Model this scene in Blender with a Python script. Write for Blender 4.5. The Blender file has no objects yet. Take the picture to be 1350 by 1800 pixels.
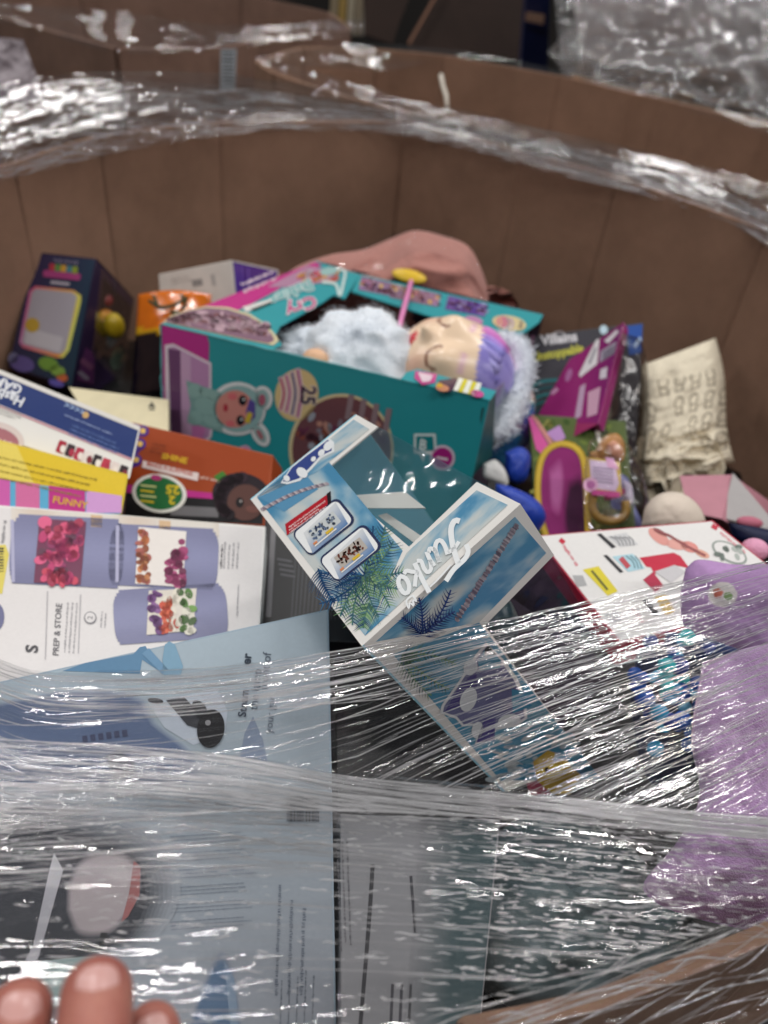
import bpy, bmesh, math, random
import numpy as np
from mathutils import Vector, Matrix

random.seed(7)
RNG = np.random.default_rng(7)
scene = bpy.context.scene
COL = scene.collection

# ------------------------------------------------------------------ camera
FPX, CX, CY = 1400.0, 675.0, 900.0            # focal length and centre in photo pixels (1350 x 1800)
PITCH, ROLL = math.radians(38), math.radians(6.7)
CAM = np.array([0, 0, 1.45])
DIR = np.array([0, math.cos(PITCH), -math.sin(PITCH)])
_bu = np.array([0, math.sin(PITCH), math.cos(PITCH)])
_bx = np.array([1.0, 0, 0])
RIGHT = math.cos(ROLL) * _bx + math.sin(ROLL) * _bu
UP = math.cos(ROLL) * _bu - math.sin(ROLL) * _bx
cd = bpy.data.cameras.new('camera')
cam = bpy.data.objects.new('camera', cd)
COL.objects.link(cam)
cam.matrix_world = Matrix(((RIGHT[0], UP[0], -DIR[0], CAM[0]), (RIGHT[1], UP[1], -DIR[1], CAM[1]),
                           (RIGHT[2], UP[2], -DIR[2], CAM[2]), (0, 0, 0, 1)))
cd.sensor_fit = 'VERTICAL'
cd.sensor_height = 36
cd.sensor_width = 27
cd.lens = FPX / 1800 * 36
cd.clip_start, cd.clip_end = 0.01, 100
cd.dof.use_dof = True
cd.dof.focus_distance = 0.395
cd.dof.aperture_fstop = 7.0
scene.camera = cam

# ------------------------------------------------------------------ light: an indoor hall with ceiling lamps
world = bpy.data.worlds.new('World')
scene.world = world
world.use_nodes = True
bg = world.node_tree.nodes['Background']
bg.inputs[0].default_value = (0.90, 0.95, 1.0, 1)
bg.inputs[1].default_value = 0.055
for lx in (-4.5, -1.4, 1.8, 5.0, 8.0):
    for ly in (-1.8, 2.2, 6.0):
        ld = bpy.data.lights.new('ceiling_lamp', 'AREA')
        ld.shape, ld.size, ld.size_y = 'RECTANGLE', 1.5, 0.10
        ld.energy = 56
        ld.color = (1.0, 0.975, 0.95)
        lo = bpy.data.objects.new('ceiling_lamp', ld)
        lo.location = (lx, ly, 5.0)
        COL.objects.link(lo)
vs = scene.view_settings
vs.view_transform, vs.look, vs.exposure, vs.gamma = 'Standard', 'None', 0.0, 1.0
vs.use_curve_mapping = False
cy = scene.cycles
cy.max_bounces, cy.transparent_max_bounces = 8, 40
cy.sample_clamp_indirect = 4.0
cy.use_denoising = True
cy.caustics_reflective = cy.caustics_refractive = False

# ------------------------------------------------------------------ projection helpers: a pixel and a distance give a point
def ray(x, y): return DIR + ((x - CX) / FPX) * RIGHT - ((y - CY) / FPX) * UP
def at(x, y, z): return CAM + ray(x, y) * z
def atz(x, y, h):
    v = ray(x, y)
    return CAM + v * ((h - CAM[2]) / v[2])
def on_plane(x, y, P0, n):
    v = ray(x, y)
    return CAM + v * (((P0 - CAM) @ n) / (v @ n))
def unit(v): return v / np.linalg.norm(v)
def lin(c):
    if isinstance(c, str):
        c = c.lstrip('#')
        c = [int(c[i:i + 2], 16) / 255 for i in (0, 2, 4)]
        return np.array([v / 12.92 if v <= .04045 else ((v + .055) / 1.055) ** 2.4 for v in c])
    return np.array(c[:3], float)

_tab = {}
def vnoise(x, y, seed=0):
    if seed not in _tab: _tab[seed] = np.random.default_rng(seed + 100).random((256, 256))
    T = _tab[seed]
    xi, yi = np.floor(x).astype(int), np.floor(y).astype(int)
    fx, fy = x - xi, y - yi
    fx, fy = fx * fx * (3 - 2 * fx), fy * fy * (3 - 2 * fy)
    a, b, c, d = T[xi & 255, yi & 255], T[(xi + 1) & 255, yi & 255], T[xi & 255, (yi + 1) & 255], T[(xi + 1) & 255, (yi + 1) & 255]
    return (a * (1 - fx) + b * fx) * (1 - fy) + (c * (1 - fx) + d * fx) * fy
def fbm(x, y, seed=0, o=4):
    s, a = 0, .5
    for i in range(o):
        s = s + a * vnoise(x * 2 ** i, y * 2 ** i, seed + i); a *= .5
    return s

# ------------------------------------------------------------------ materials
def new_mat(name):
    m = bpy.data.materials.new(name)
    m.use_nodes = True
    return m, m.node_tree.nodes, m.node_tree.links, m.node_tree.nodes['Principled BSDF']
def plain(name, col, rough=.5, spec=.4, nscale=60, namt=.12, bump=.0, bscale=300, metal=0, coat=0, sheen=0):
    m, N, L, b = new_mat(name)
    c = lin(col)
    tc = N.new('ShaderNodeTexCoord')
    t = N.new('ShaderNodeTexNoise'); t.inputs['Scale'].default_value = nscale; t.inputs['Detail'].default_value = 5
    L.new(tc.outputs['Object'], t.inputs['Vector'])
    r = N.new('ShaderNodeMix'); r.data_type = 'RGBA'
    r.inputs[6].default_value = (*np.clip(c * (1 - namt), 0, 1), 1)
    r.inputs[7].default_value = (*np.clip(c * (1 + namt), 0, 1), 1)
    L.new(t.outputs['Fac'], r.inputs[0]); L.new(r.outputs[2], b.inputs['Base Color'])
    b.inputs['Roughness'].default_value = rough
    b.inputs['Specular IOR Level'].default_value = spec
    b.inputs['Metallic'].default_value = metal
    b.inputs['Coat Weight'].default_value = coat
    b.inputs['Sheen Weight'].default_value = sheen
    if bump:
        t2 = N.new('ShaderNodeTexNoise'); t2.inputs['Scale'].default_value = bscale; t2.inputs['Detail'].default_value = 4
        L.new(tc.outputs['Object'], t2.inputs['Vector'])
        bp = N.new('ShaderNodeBump'); bp.inputs['Strength'].default_value = bump; bp.inputs['Distance'].default_value = .002
        L.new(t2.outputs['Fac'], bp.inputs['Height']); L.new(bp.outputs['Normal'], b.inputs['Normal'])
    return m
def printed(name, rough=.34, spec=.45, grain=.05, bump=.05, coat=0.0, sheen=0):
    """ink on board: colour comes from the print mesh, grain from noise"""
    m, N, L, b = new_mat(name)
    a = N.new('ShaderNodeAttribute'); a.attribute_name = 'Col'
    tc = N.new('ShaderNodeTexCoord')
    t = N.new('ShaderNodeTexNoise'); t.inputs['Scale'].default_value = 420; t.inputs['Detail'].default_value = 3
    L.new(tc.outputs['Object'], t.inputs['Vector'])
    mp = N.new('ShaderNodeMapRange'); mp.inputs[3].default_value = 1 - grain; mp.inputs[4].default_value = 1 + grain
    L.new(t.outputs['Fac'], mp.inputs[0])
    mx = N.new('ShaderNodeMix'); mx.data_type = 'RGBA'; mx.blend_type = 'MULTIPLY'; mx.inputs[0].default_value = 1
    L.new(a.outputs['Color'], mx.inputs[6]); L.new(mp.outputs[0], mx.inputs[7])
    L.new(mx.outputs[2], b.inputs['Base Color'])
    b.inputs['Roughness'].default_value = rough
    b.inputs['Specular IOR Level'].default_value = spec
    b.inputs['Coat Weight'].default_value = coat
    b.inputs['Sheen Weight'].default_value = sheen
    if bump:
        t2 = N.new('ShaderNodeTexNoise'); t2.inputs['Scale'].default_value = 14; t2.inputs['Detail'].default_value = 4
        L.new(tc.outputs['Object'], t2.inputs['Vector'])
        bp = N.new('ShaderNodeBump'); bp.inputs['Strength'].default_value = bump * 4; bp.inputs['Distance'].default_value = .004
        L.new(t2.outputs['Fac'], bp.inputs['Height']); L.new(bp.outputs['Normal'], b.inputs['Normal'])
    return m
def cardboard(name, col='#8a6850'):
    m, N, L, b = new_mat(name)
    c = lin(col)
    tc = N.new('ShaderNodeTexCoord')
    mpn = N.new('ShaderNodeMapping'); mpn.inputs['Scale'].default_value = (3, 3, 1.6)
    L.new(tc.outputs['Object'], mpn.inputs['Vector'])
    t = N.new('ShaderNodeTexNoise'); t.inputs['Scale'].default_value = 3; t.inputs['Detail'].default_value = 8; t.inputs['Roughness'].default_value = .65
    L.new(mpn.outputs[0], t.inputs['Vector'])
    cr = N.new('ShaderNodeValToRGB')
    cr.color_ramp.elements[0].position, cr.color_ramp.elements[1].position = .3, .75
    cr.color_ramp.elements[0].color = (*(c * .88), 1); cr.color_ramp.elements[1].color = (*(c * 1.08), 1)
    L.new(t.outputs['Fac'], cr.inputs[0])
    f = N.new('ShaderNodeTexNoise'); f.inputs['Scale'].default_value = 900; f.inputs['Detail'].default_value = 2
    L.new(tc.outputs['Object'], f.inputs['Vector'])
    mx = N.new('ShaderNodeMix'); mx.data_type = 'RGBA'; mx.blend_type = 'MULTIPLY'; mx.inputs[0].default_value = .25
    L.new(cr.outputs[0], mx.inputs[6]); L.new(f.outputs['Color'], mx.inputs[7])
    L.new(mx.outputs[2], b.inputs['Base Color'])
    b.inputs['Roughness'].default_value = .82
    b.inputs['Specular IOR Level'].default_value = .2
    bp = N.new('ShaderNodeBump'); bp.inputs['Strength'].default_value = .2; bp.inputs['Distance'].default_value = .012
    L.new(t.outputs['Fac'], bp.inputs['Height'])
    # horizontal scuffs and soft dents
    m3 = N.new('ShaderNodeMapping'); m3.inputs['Scale'].default_value = (2.5, 2.5, 30); L.new(tc.outputs['Object'], m3.inputs['Vector'])
    s3 = N.new('ShaderNodeTexNoise'); s3.inputs['Scale'].default_value = 3; s3.inputs['Detail'].default_value = 6; L.new(m3.outputs[0], s3.inputs['Vector'])
    b3_ = N.new('ShaderNodeBump'); b3_.inputs['Strength'].default_value = .06; b3_.inputs['Distance'].default_value = .003
    L.new(s3.outputs['Fac'], b3_.inputs['Height']); L.new(bp.outputs['Normal'], b3_.inputs['Normal']); L.new(b3_.outputs['Normal'], b.inputs['Normal'])
    st = N.new('ShaderNodeTexNoise'); st.inputs['Scale'].default_value = 5; st.inputs['Detail'].default_value = 9; st.inputs['Roughness'].default_value = .75; L.new(tc.outputs['Object'], st.inputs['Vector'])
    sr = N.new('ShaderNodeMapRange'); sr.inputs[1].default_value = .35; sr.inputs[2].default_value = .7; sr.inputs[3].default_value = .80; sr.inputs[4].default_value = 1.12; L.new(st.outputs['Fac'], sr.inputs[0])
    m4 = N.new('ShaderNodeMix'); m4.data_type = 'RGBA'; m4.blend_type = 'MULTIPLY'; m4.inputs[0].default_value = 1
    L.new(mx.outputs[2], m4.inputs[6]); L.new(sr.outputs[0], m4.inputs[7]); L.new(m4.outputs[2], b.inputs['Base Color'])
    return m
def film(name, gloss=.085, rough=.03, tint=.96, milk=.004, thick_milk=.10, bump=.08, bu=30, bv=260, edge=.35):
    """clear stretch film: see-through, glossy, whiter where it is folded into pleats"""
    m, N, L, b = new_mat(name)
    N.remove(b)
    out = N['Material Output']
    uv = N.new('ShaderNodeUVMap'); uv.uv_map = 'UVMap'
    mpn = N.new('ShaderNodeMapping'); mpn.inputs['Scale'].default_value = (bu, bv, 1)
    L.new(uv.outputs[0], mpn.inputs['Vector'])
    t = N.new('ShaderNodeTexNoise'); t.inputs['Scale'].default_value = 1; t.inputs['Detail'].default_value = 4; t.inputs['Roughness'].default_value = .6
    t.inputs['Distortion'].default_value = .6
    L.new(mpn.outputs[0], t.inputs['Vector'])
    bp = N.new('ShaderNodeBump'); bp.inputs['Strength'].default_value = bump; bp.inputs['Distance'].default_value = .002
    L.new(t.outputs['Fac'], bp.inputs['Height'])
    tr = N.new('ShaderNodeBsdfTransparent'); tr.inputs[0].default_value = (tint, tint, tint * 1.005, 1)
    gl = N.new('ShaderNodeBsdfGlossy'); gl.inputs['Roughness'].default_value = rough; gl.inputs[0].default_value = (1, 1, 1, 1)
    L.new(bp.outputs['Normal'], gl.inputs['Normal'])
    df = N.new('ShaderNodeBsdfDiffuse'); df.inputs[0].default_value = (.86, .86, .88, 1)
    tl = N.new('ShaderNodeBsdfTranslucent'); tl.inputs[0].default_value = (.86, .86, .88, 1)
    dm = N.new('ShaderNodeMixShader'); dm.inputs[0].default_value = .4
    L.new(df.outputs[0], dm.inputs[1]); L.new(tl.outputs[0], dm.inputs[2])
    lw = N.new('ShaderNodeLayerWeight'); lw.inputs['Blend'].default_value = .12
    L.new(bp.outputs['Normal'], lw.inputs['Normal'])
    mr = N.new('ShaderNodeMapRange'); mr.inputs[3].default_value = gloss; mr.inputs[4].default_value = edge
    L.new(lw.outputs['Fresnel'], mr.inputs[0])
    m1 = N.new('ShaderNodeMixShader')
    L.new(mr.outputs[0], m1.inputs[0]); L.new(tr.outputs[0], m1.inputs[1]); L.new(gl.outputs[0], m1.inputs[2])
    at_ = N.new('ShaderNodeAttribute'); at_.attribute_name = 'thick'
    mm = N.new('ShaderNodeMath'); mm.operation = 'MULTIPLY_ADD'; mm.inputs[1].default_value = thick_milk; mm.inputs[2].default_value = milk
    L.new(at_.outputs['Fac'], mm.inputs[0])
    m2 = N.new('ShaderNodeMixShader')
    L.new(mm.outputs[0], m2.inputs[0]); L.new(m1.outputs[0], m2.inputs[1]); L.new(dm.outputs[0], m2.inputs[2])
    L.new(m2.outputs[0], out.inputs[0])
    return m
def clear_plastic(name, gloss=.08, rough=.05, tint=(.93, .95, .95)):
    m, N, L, b = new_mat(name)
    N.remove(b)
    tc = N.new('ShaderNodeTexCoord')
    t = N.new('ShaderNodeTexNoise'); t.inputs['Scale'].default_value = 22; t.inputs['Detail'].default_value = 2
    L.new(tc.outputs['Object'], t.inputs['Vector'])
    bp = N.new('ShaderNodeBump'); bp.inputs['Strength'].default_value = .5; bp.inputs['Distance'].default_value = .01
    L.new(t.outputs['Fac'], bp.inputs['Height'])
    tr = N.new('ShaderNodeBsdfTransparent'); tr.inputs[0].default_value = (*tint, 1)
    gl = N.new('ShaderNodeBsdfGlossy'); gl.inputs['Roughness'].default_value = rough
    L.new(bp.outputs['Normal'], gl.inputs['Normal'])
    lw = N.new('ShaderNodeLayerWeight'); lw.inputs['Blend'].default_value = .3
    L.new(bp.outputs['Normal'], lw.inputs['Normal'])
    mr = N.new('ShaderNodeMapRange'); mr.inputs[3].default_value = gloss; mr.inputs[4].default_value = .4
    L.new(lw.outputs['Fresnel'], mr.inputs[0])
    m1 = N.new('ShaderNodeMixShader')
    L.new(mr.outputs[0], m1.inputs[0]); L.new(tr.outputs[0], m1.inputs[1]); L.new(gl.outputs[0], m1.inputs[2])
    L.new(m1.outputs[0], N['Material Output'].inputs[0])
    return m
M = dict(
    card=cardboard('bin_cardboard', '#a3806b'), card_shade=cardboard('shaded_cardboard', '#2c1f1a'), card_out=cardboard('outer_cardboard', '#917365'),
    ink=printed('printed_board'), ink_gloss=printed('glossy_print', .2, .5, .03, .03, .2), matte=printed('matte_print', .65, .3, .06, .05),
    cloth=printed('printed_cloth', .9, .15, .12, .3), shiny=printed('shiny_toy', .22, .6, .03, .04, .4), skin=printed('doll_vinyl', .28, .5, .02, .0),
    white=plain('white_board', '#e4e2de', .5, .4, 30, .03, .05, 60), grey=plain('grey_board', '#8b8c90', .55, .3, 20, .05, .05, 60),
    black=plain('black_board', '#131317', .4, .45, 30, .25, .05, 80), gap_shade=plain('gap_shade_dark', '#0d0d10', .45, .4, 20, .3, .4, 60),
    teal=plain('teal_board', '#27949c', .45, .4, 30, .04, .04, 60), innerdark=plain('dark_purple_board', '#3a2c3c', .6, .3, 30, .08, .04, 60),
    lblue=plain('light_blue_board', '#98aab8', .5, .35, 12, .03, .04, 40), red=plain('red_board', '#b01c3c', .5, .4, 30, .06),
    clear=clear_plastic('clear_window', .07, .08), clear_soft=clear_plastic('clear_bag', .05, .06, (.95, .94, .94)),
    film=film('stretch_film'), filmfar=film('stretch_film_layered', .05, .06, .94, .015, .15, .15, 30, 120, .2),
    filmrope=film('stretch_film_gathered', .09, .04, .94, .012, .2, .3, 30, 300, .4), filmbg=film('pallet_film', .12, .10, .85, .06, .2, .5, 12, 25, .45),
    blue=plain('blue_steel', '#0c1c4a', .45, .4, 20, .1), wood=plain('pallet_wood', '#8a623a', .7, .2, 15, .25, .3, 80),
    floor=plain('concrete_floor', '#2c2a29', .7, .3, 4, .2, .1, 30),
)

# ------------------------------------------------------------------ object helpers
def wloc(o):
    l = np.zeros(3)
    while o is not None:
        l = l + np.array(o.location); o = o.parent
    return l
def thing(name, label, cat, loc, group=None):
    o = bpy.data.objects.new(name, None)
    o.empty_display_size = .02
    o.location = tuple(float(v) for v in loc)
    COL.objects.link(o)
    o['label'], o['category'] = label, cat
    if group: o['group'] = group
    return o
def tag(o, label, cat, group=None):
    o['label'], o['category'] = label, cat
    if group: o['group'] = group
    return o
def obj(name, V, F, mat, parent=None, smooth=False, col=None, kind=None, thick=None, uv=None, bevel=0):
    V = np.asarray(V, float)
    off = wloc(parent) if parent is not None else np.array([V[:, 0].mean(), V[:, 1].mean(), V[:, 2].min()])
    me = bpy.data.meshes.new(name)
    me.from_pydata((V - off).tolist(), [], [list(map(int, f)) for f in F])
    me.update()
    o = bpy.data.objects.new(name, me)
    COL.objects.link(o)
    if parent is not None: o.parent = parent
    else: o.location = tuple(off)
    me.materials.append(mat if not isinstance(mat, str) else M[mat])
    if smooth: me.polygons.foreach_set('use_smooth', [True] * len(me.polygons))
    lv = None
    if col is not None or uv is not None:
        lv = np.empty(len(me.loops), int); me.loops.foreach_get('vertex_index', lv)
    if col is not None:
        ca = me.color_attributes.new('Col', 'FLOAT_COLOR', 'POINT')
        c4 = np.ones((len(V), 4)); c4[:, :3] = col
        ca.data.foreach_set('color', c4.ravel())
    if thick is not None:
        ta = me.attributes.new('thick', 'FLOAT', 'POINT'); ta.data.foreach_set('value', np.asarray(thick, float).ravel())
    if uv is not None:
        ul = me.uv_layers.new(name='UVMap'); ul.data.foreach_set('uv', np.asarray(uv, float)[lv].ravel())
    if bevel:
        bm_ = o.modifiers.new('bevel', 'BEVEL'); bm_.width = bevel; bm_.segments = 2; bm_.limit_method = 'ANGLE'
    if kind: o['kind'] = kind
    return o
def facing(V, F):
    """turn an open sheet so that its front looks at the camera side"""
    V = np.asarray(V); F = np.asarray(F); a, b, c = V[F[:, 0]], V[F[:, 1]], V[F[:, 2]]
    nn = np.cross(b - a, c - a)
    return F if (nn * (CAM - a)).sum() > 0 else F[:, ::-1]
def grid_faces(nu, nv):
    i = np.arange(nu - 1)[:, None] * nv + np.arange(nv - 1)[None, :]
    return np.stack([i, i + nv, i + nv + 1, i + 1], -1).reshape(-1, 4)
def hexa(top, bot):
    """8 corners: a quad and the quad below it"""
    V = np.array(list(top) + list(bot))
    F = [(0, 1, 2, 3), (7, 6, 5, 4), (0, 4, 5, 1), (1, 5, 6, 2), (2, 6, 7, 3), (3, 7, 4, 0)]
    return V, F
def plate(pts, n, t):
    """a flat outline with thickness t below it"""
    P = np.array(pts); k = len(P)
    V = np.vstack([P, P - n * t])
    F = [list(range(k)), list(range(2 * k - 1, k - 1, -1))] + [(i, (i + 1) % k, k + (i + 1) % k, k + i)[::-1] for i in range(k)]
    return V, F
def sphere(c, r, nu=24, nv=16, ax=None):
    th = np.linspace(0, 2 * math.pi, nu, endpoint=False); ph = np.linspace(0, math.pi, nv)
    T, Pn = np.meshgrid(th, ph, indexing='ij')
    D = np.stack([np.sin(Pn) * np.cos(T), np.sin(Pn) * np.sin(T), np.cos(Pn)], -1).reshape(-1, 3)
    A = np.eye(3) if ax is None else np.array(ax)
    V = np.asarray(c) + (D * np.asarray(r)) @ A
    i = np.arange(nu)[:, None]; j = np.arange(nv - 1)[None]
    F = np.stack([i * nv + j + 0 * i, i * nv + j + 1, ((i + 1) % nu) * nv + j + 1, ((i + 1) % nu) * nv + j], -1).reshape(-1, 4)
    return V, F, D
def tube(path, rad, n=8):
    path = np.asarray(path, float); m = len(path)
    rad = np.full(m, rad) if np.isscalar(rad) else np.asarray(rad)
    T = np.gradient(path, axis=0); V = []
    up = np.array([.13, .27, .95])
    for p, t, r_ in zip(path, T, rad):
        t = unit(t); a = unit(np.cross(t, up)); b = np.cross(t, a)
        V += [p + r_ * (math.cos(q) * a + math.sin(q) * b) for q in np.arange(n) * 2 * math.pi / n]
    F = [(i * n + j, i * n + (j + 1) % n, (i + 1) * n + (j + 1) % n, (i + 1) * n + j) for i in range(m - 1) for j in range(n)]
    F += [list(range(n))[::-1], list(range((m - 1) * n, m * n))]
    return np.array(V), F
def curve(pts, n):
    """smooth resample of a polyline"""
    P = np.asarray(pts, float)
    s = np.concatenate([[0], np.cumsum(np.linalg.norm(np.diff(P, axis=0), axis=1))])
    m = np.zeros_like(P)
    for i in range(len(P)):
        a, b = max(i - 1, 0), min(i + 1, len(P) - 1)
        m[i] = (P[b] - P[a]) / (s[b] - s[a])
    q = np.linspace(0, s[-1], n); k = np.clip(np.searchsorted(s, q, 'right') - 1, 0, len(P) - 2)
    h = (s[k + 1] - s[k])[:, None]; t = ((q - s[k])[:, None]) / h
    return (2 * t**3 - 3 * t**2 + 1) * P[k] + (t**3 - 2 * t**2 + t) * h * m[k] + (-2 * t**3 + 3 * t**2) * P[k + 1] + (t**3 - t**2) * h * m[k + 1]

_text = {}
def text_geo(s, bold=0.0, shear=0.0):
    key = (s, bold, shear)
    if key not in _text:
        cu = bpy.data.curves.new('lettering', 'FONT')
        cu.body, cu.offset, cu.shear, cu.resolution_u, cu.fill_mode = s, bold, shear, 3, 'FRONT'
        o = bpy.data.objects.new('lettering', cu); COL.objects.link(o)
        bpy.context.view_layer.update()
        me = bpy.data.meshes.new_from_object(o.evaluated_get(bpy.context.evaluated_depsgraph_get()))
        V = np.array([v.co[:2] for v in me.vertices]).reshape(-1, 2); Fc = [list(p.vertices) for p in me.polygons]
        bpy.data.objects.remove(o); bpy.data.curves.remove(cu); bpy.data.meshes.remove(me)
        _text[key] = (V, Fc)
    return _text[key]

class Print:
    """flat print lying on one face of a thing; every shape sits 0.2 mm above the one under it"""
    def __init__(s, P0, n, lift=.00022):
        s.P0, s.n, s.lift = np.asarray(P0), unit(np.asarray(n)), lift
        if s.n @ (CAM - s.P0) < 0: s.n = -s.n
        s.V, s.F, s.C, s.k = [], [], [], 1
    def w(s, x, y): return on_plane(x, y, s.P0, s.n) + s.n * s.lift * s.k
    def add(s, pts, faces, col, k=None):
        if k: s.k = k
        b = len(s.V)
        s.V += [s.w(x, y) for x, y in pts]
        c = np.asarray(col) if not isinstance(col, str) else lin(col)
        s.C += list(np.broadcast_to(c, (len(pts), 3)))
        s.F += [[b + i for i in f] for f in faces]
    def poly(s, pts, col, k=None): s.add(pts, [list(range(len(pts)))], col, k)
    def ell(s, cx, cy, rx, ry, ang, col, k=None, n=36, a0=0, a1=360):
        a = math.radians(ang); q = np.radians(np.linspace(a0, a1, n, endpoint=a1 - a0 < 360))
        x, y = rx * np.cos(q), ry * np.sin(q)
        s.poly(list(zip(cx + x * math.cos(a) - y * math.sin(a), cy + x * math.sin(a) + y * math.cos(a))), col, k)
    def rect(s, cx, cy, w, h, ang, col, k=None, r=0):
        a = math.radians(ang); pts = []
        if r == 0: base = [(-w / 2, -h / 2), (w / 2, -h / 2), (w / 2, h / 2), (-w / 2, h / 2)]
        else:
            base = []
            for sx, sy, st in ((1, -1, -90), (1, 1, 0), (-1, 1, 90), (-1, -1, 180)):
                for q in np.radians(np.linspace(st, st + 90, 6)):
                    base.append((sx * (w / 2 - r) + r * math.cos(q), sy * (h / 2 - r) + r * math.sin(q)))
        s.poly([(cx + x * math.cos(a) - y * math.sin(a), cy + x * math.sin(a) + y * math.cos(a)) for x, y in base], col, k)
    def line(s, pts, w, col, k=None, taper=False):
        P = np.asarray(pts, float); T = np.gradient(P, axis=0); T /= np.linalg.norm(T, axis=1)[:, None] + 1e-9
        Nn = np.stack([-T[:, 1], T[:, 0]], 1); m = len(P)
        ww = np.full(m, w / 2) if not taper else w / 2 * np.linspace(1, .05, m)
        A, B = P + Nn * ww[:, None], P - Nn * ww[:, None]
        s.add([tuple(p) for p in np.vstack([A, B])], [(i, i + 1, m + i + 1, m + i) for i in range(m - 1)], col, k)
    def text(s, t, p, ang, h, col, k=None, sx=1.0, bold=0.0, shear=0.0, center=False):
        V, Fc = text_geo(t, bold, shear)
        if len(V) == 0: return
        V = V * np.array([sx, 1]) * h
        if center: V = V - (V.max(0) + V.min(0)) / 2
        a = math.radians(ang); X, Y = np.array([math.cos(a), math.sin(a)]), np.array([math.sin(a), -math.cos(a)])
        s.add([tuple(np.array(p) + v[0] * X + v[1] * Y) for v in V], Fc, col, k)
    def blur(s, pts, col, bgc, k, f=1.25, n=7):
        """a printed photograph shape with a soft edge"""
        P_ = np.array(pts, float)
        if len(P_) < 30: P_ = curve(list(P_) + [P_[0]], 49)[:-1]
        c = P_.mean(0)
        for i in range(n):
            t = i / (n - 1); s.poly([tuple(c + (p - c) * (f - (f - (2 - f) * .98) * t)) for p in P_], lin(bgc) * (1 - t) + lin(col) * t, k + i * .12)
    def words(s, p, ang, L, h, col, k=None, rows=1, gap=1.7, seed=1):
        """rows of print too small to read"""
        rg = random.Random(seed); a = math.radians(ang)
        X, Y = np.array([math.cos(a), math.sin(a)]), np.array([-math.sin(a), math.cos(a)])
        for r_ in range(rows):
            x = 0; end = L * rg.uniform(.75, 1)
            while x < end:
                w = h * rg.uniform(.8, 3.5); w = min(w, end - x + .1)
                q = np.array(p) + Y * r_ * h * gap
                c_ = x
                while c_ < x + w:
                    lw_ = h * rg.uniform(.22, .5); t0 = rg.choice([0, .18, .18, .2]) * h; t1 = rg.choice([.8, .8, .8, 1.0]) * h
                    pts = [q + X * c_ + Y * t0, q + X * (c_ + lw_) + Y * t0, q + X * (c_ + lw_) + Y * t1, q + X * c_ + Y * t1]
                    if rg.random() < .35: pts = [q + X * c_ + Y * t0, q + X * (c_ + lw_ * .5) + Y * t0, q + X * (c_ + lw_ * 1.3) + Y * t1, q + X * (c_ + lw_ * .6) + Y * t1]
                    s.poly([tuple(v) for v in pts], col, k); c_ += lw_ + h * .16
                x += w + h * .5
    def grid(s, quad, nu, nv, fn, k=None):
        q = np.array(quad, float); pts, cols = [], []
        for i in range(nu):
            for j in range(nv):
                a, b = i / (nu - 1), j / (nv - 1)
                pts.append(tuple((q[0] * (1 - a) + q[1] * a) * (1 - b) + (q[3] * (1 - a) + q[2] * a) * b)); cols.append(fn(a, b))
        s.add(pts, grid_faces(nu, nv).tolist(), np.array(cols), k)
    def build(s, name, parent, mat='ink'):
        return obj(name, s.V, s.F, mat, parent, col=np.array(s.C))

def slab(name, label, cat, quad, zs, thick, mat, group=None, down=None, bevel=.0007):
    """a closed carton: quad = TL, TR, BR, BL of the face seen (pixels), zs = distances of TL, TR, BL"""
    P = [at(*quad[0], zs[0]), at(*quad[1], zs[1]), None, at(*quad[3], zs[2])]
    n = unit(np.cross(P[1] - P[0], P[3] - P[0]))
    if n @ (CAM - P[0]) < 0: n = -n
    P[2] = on_plane(*quad[2], P[0], n)
    dv = -n * thick if down is None else np.asarray(down)
    V, F = hexa(P, [p + dv for p in P])
    base = V.mean(0); base[2] = V[:, 2].min()
    t = thing(name, label, cat, base, group)
    obj('carton', V, F, mat, t, bevel=bevel)
    return t, Print(P[0], n), P, n

def mixc(a, b, t): return lin(a) * (1 - t) + lin(b) * t

# ================================================================== the setting
fl = obj('floor', [(-6, -3, 0), (6, -3, 0), (6, 12, 0), (-6, 12, 0)], [(0, 1, 2, 3)], 'floor'); fl['kind'] = 'structure'
bw = obj('back_wall', [(-6, 9, 0), (6, 9, 0), (6, 9, 6), (-6, 9, 6)], [(0, 1, 2, 3)], plain('shaded_wall', '#15110f', .8)); bw['kind'] = 'structure'  # very dark wall colour stands in for the gloom of the hall

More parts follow.
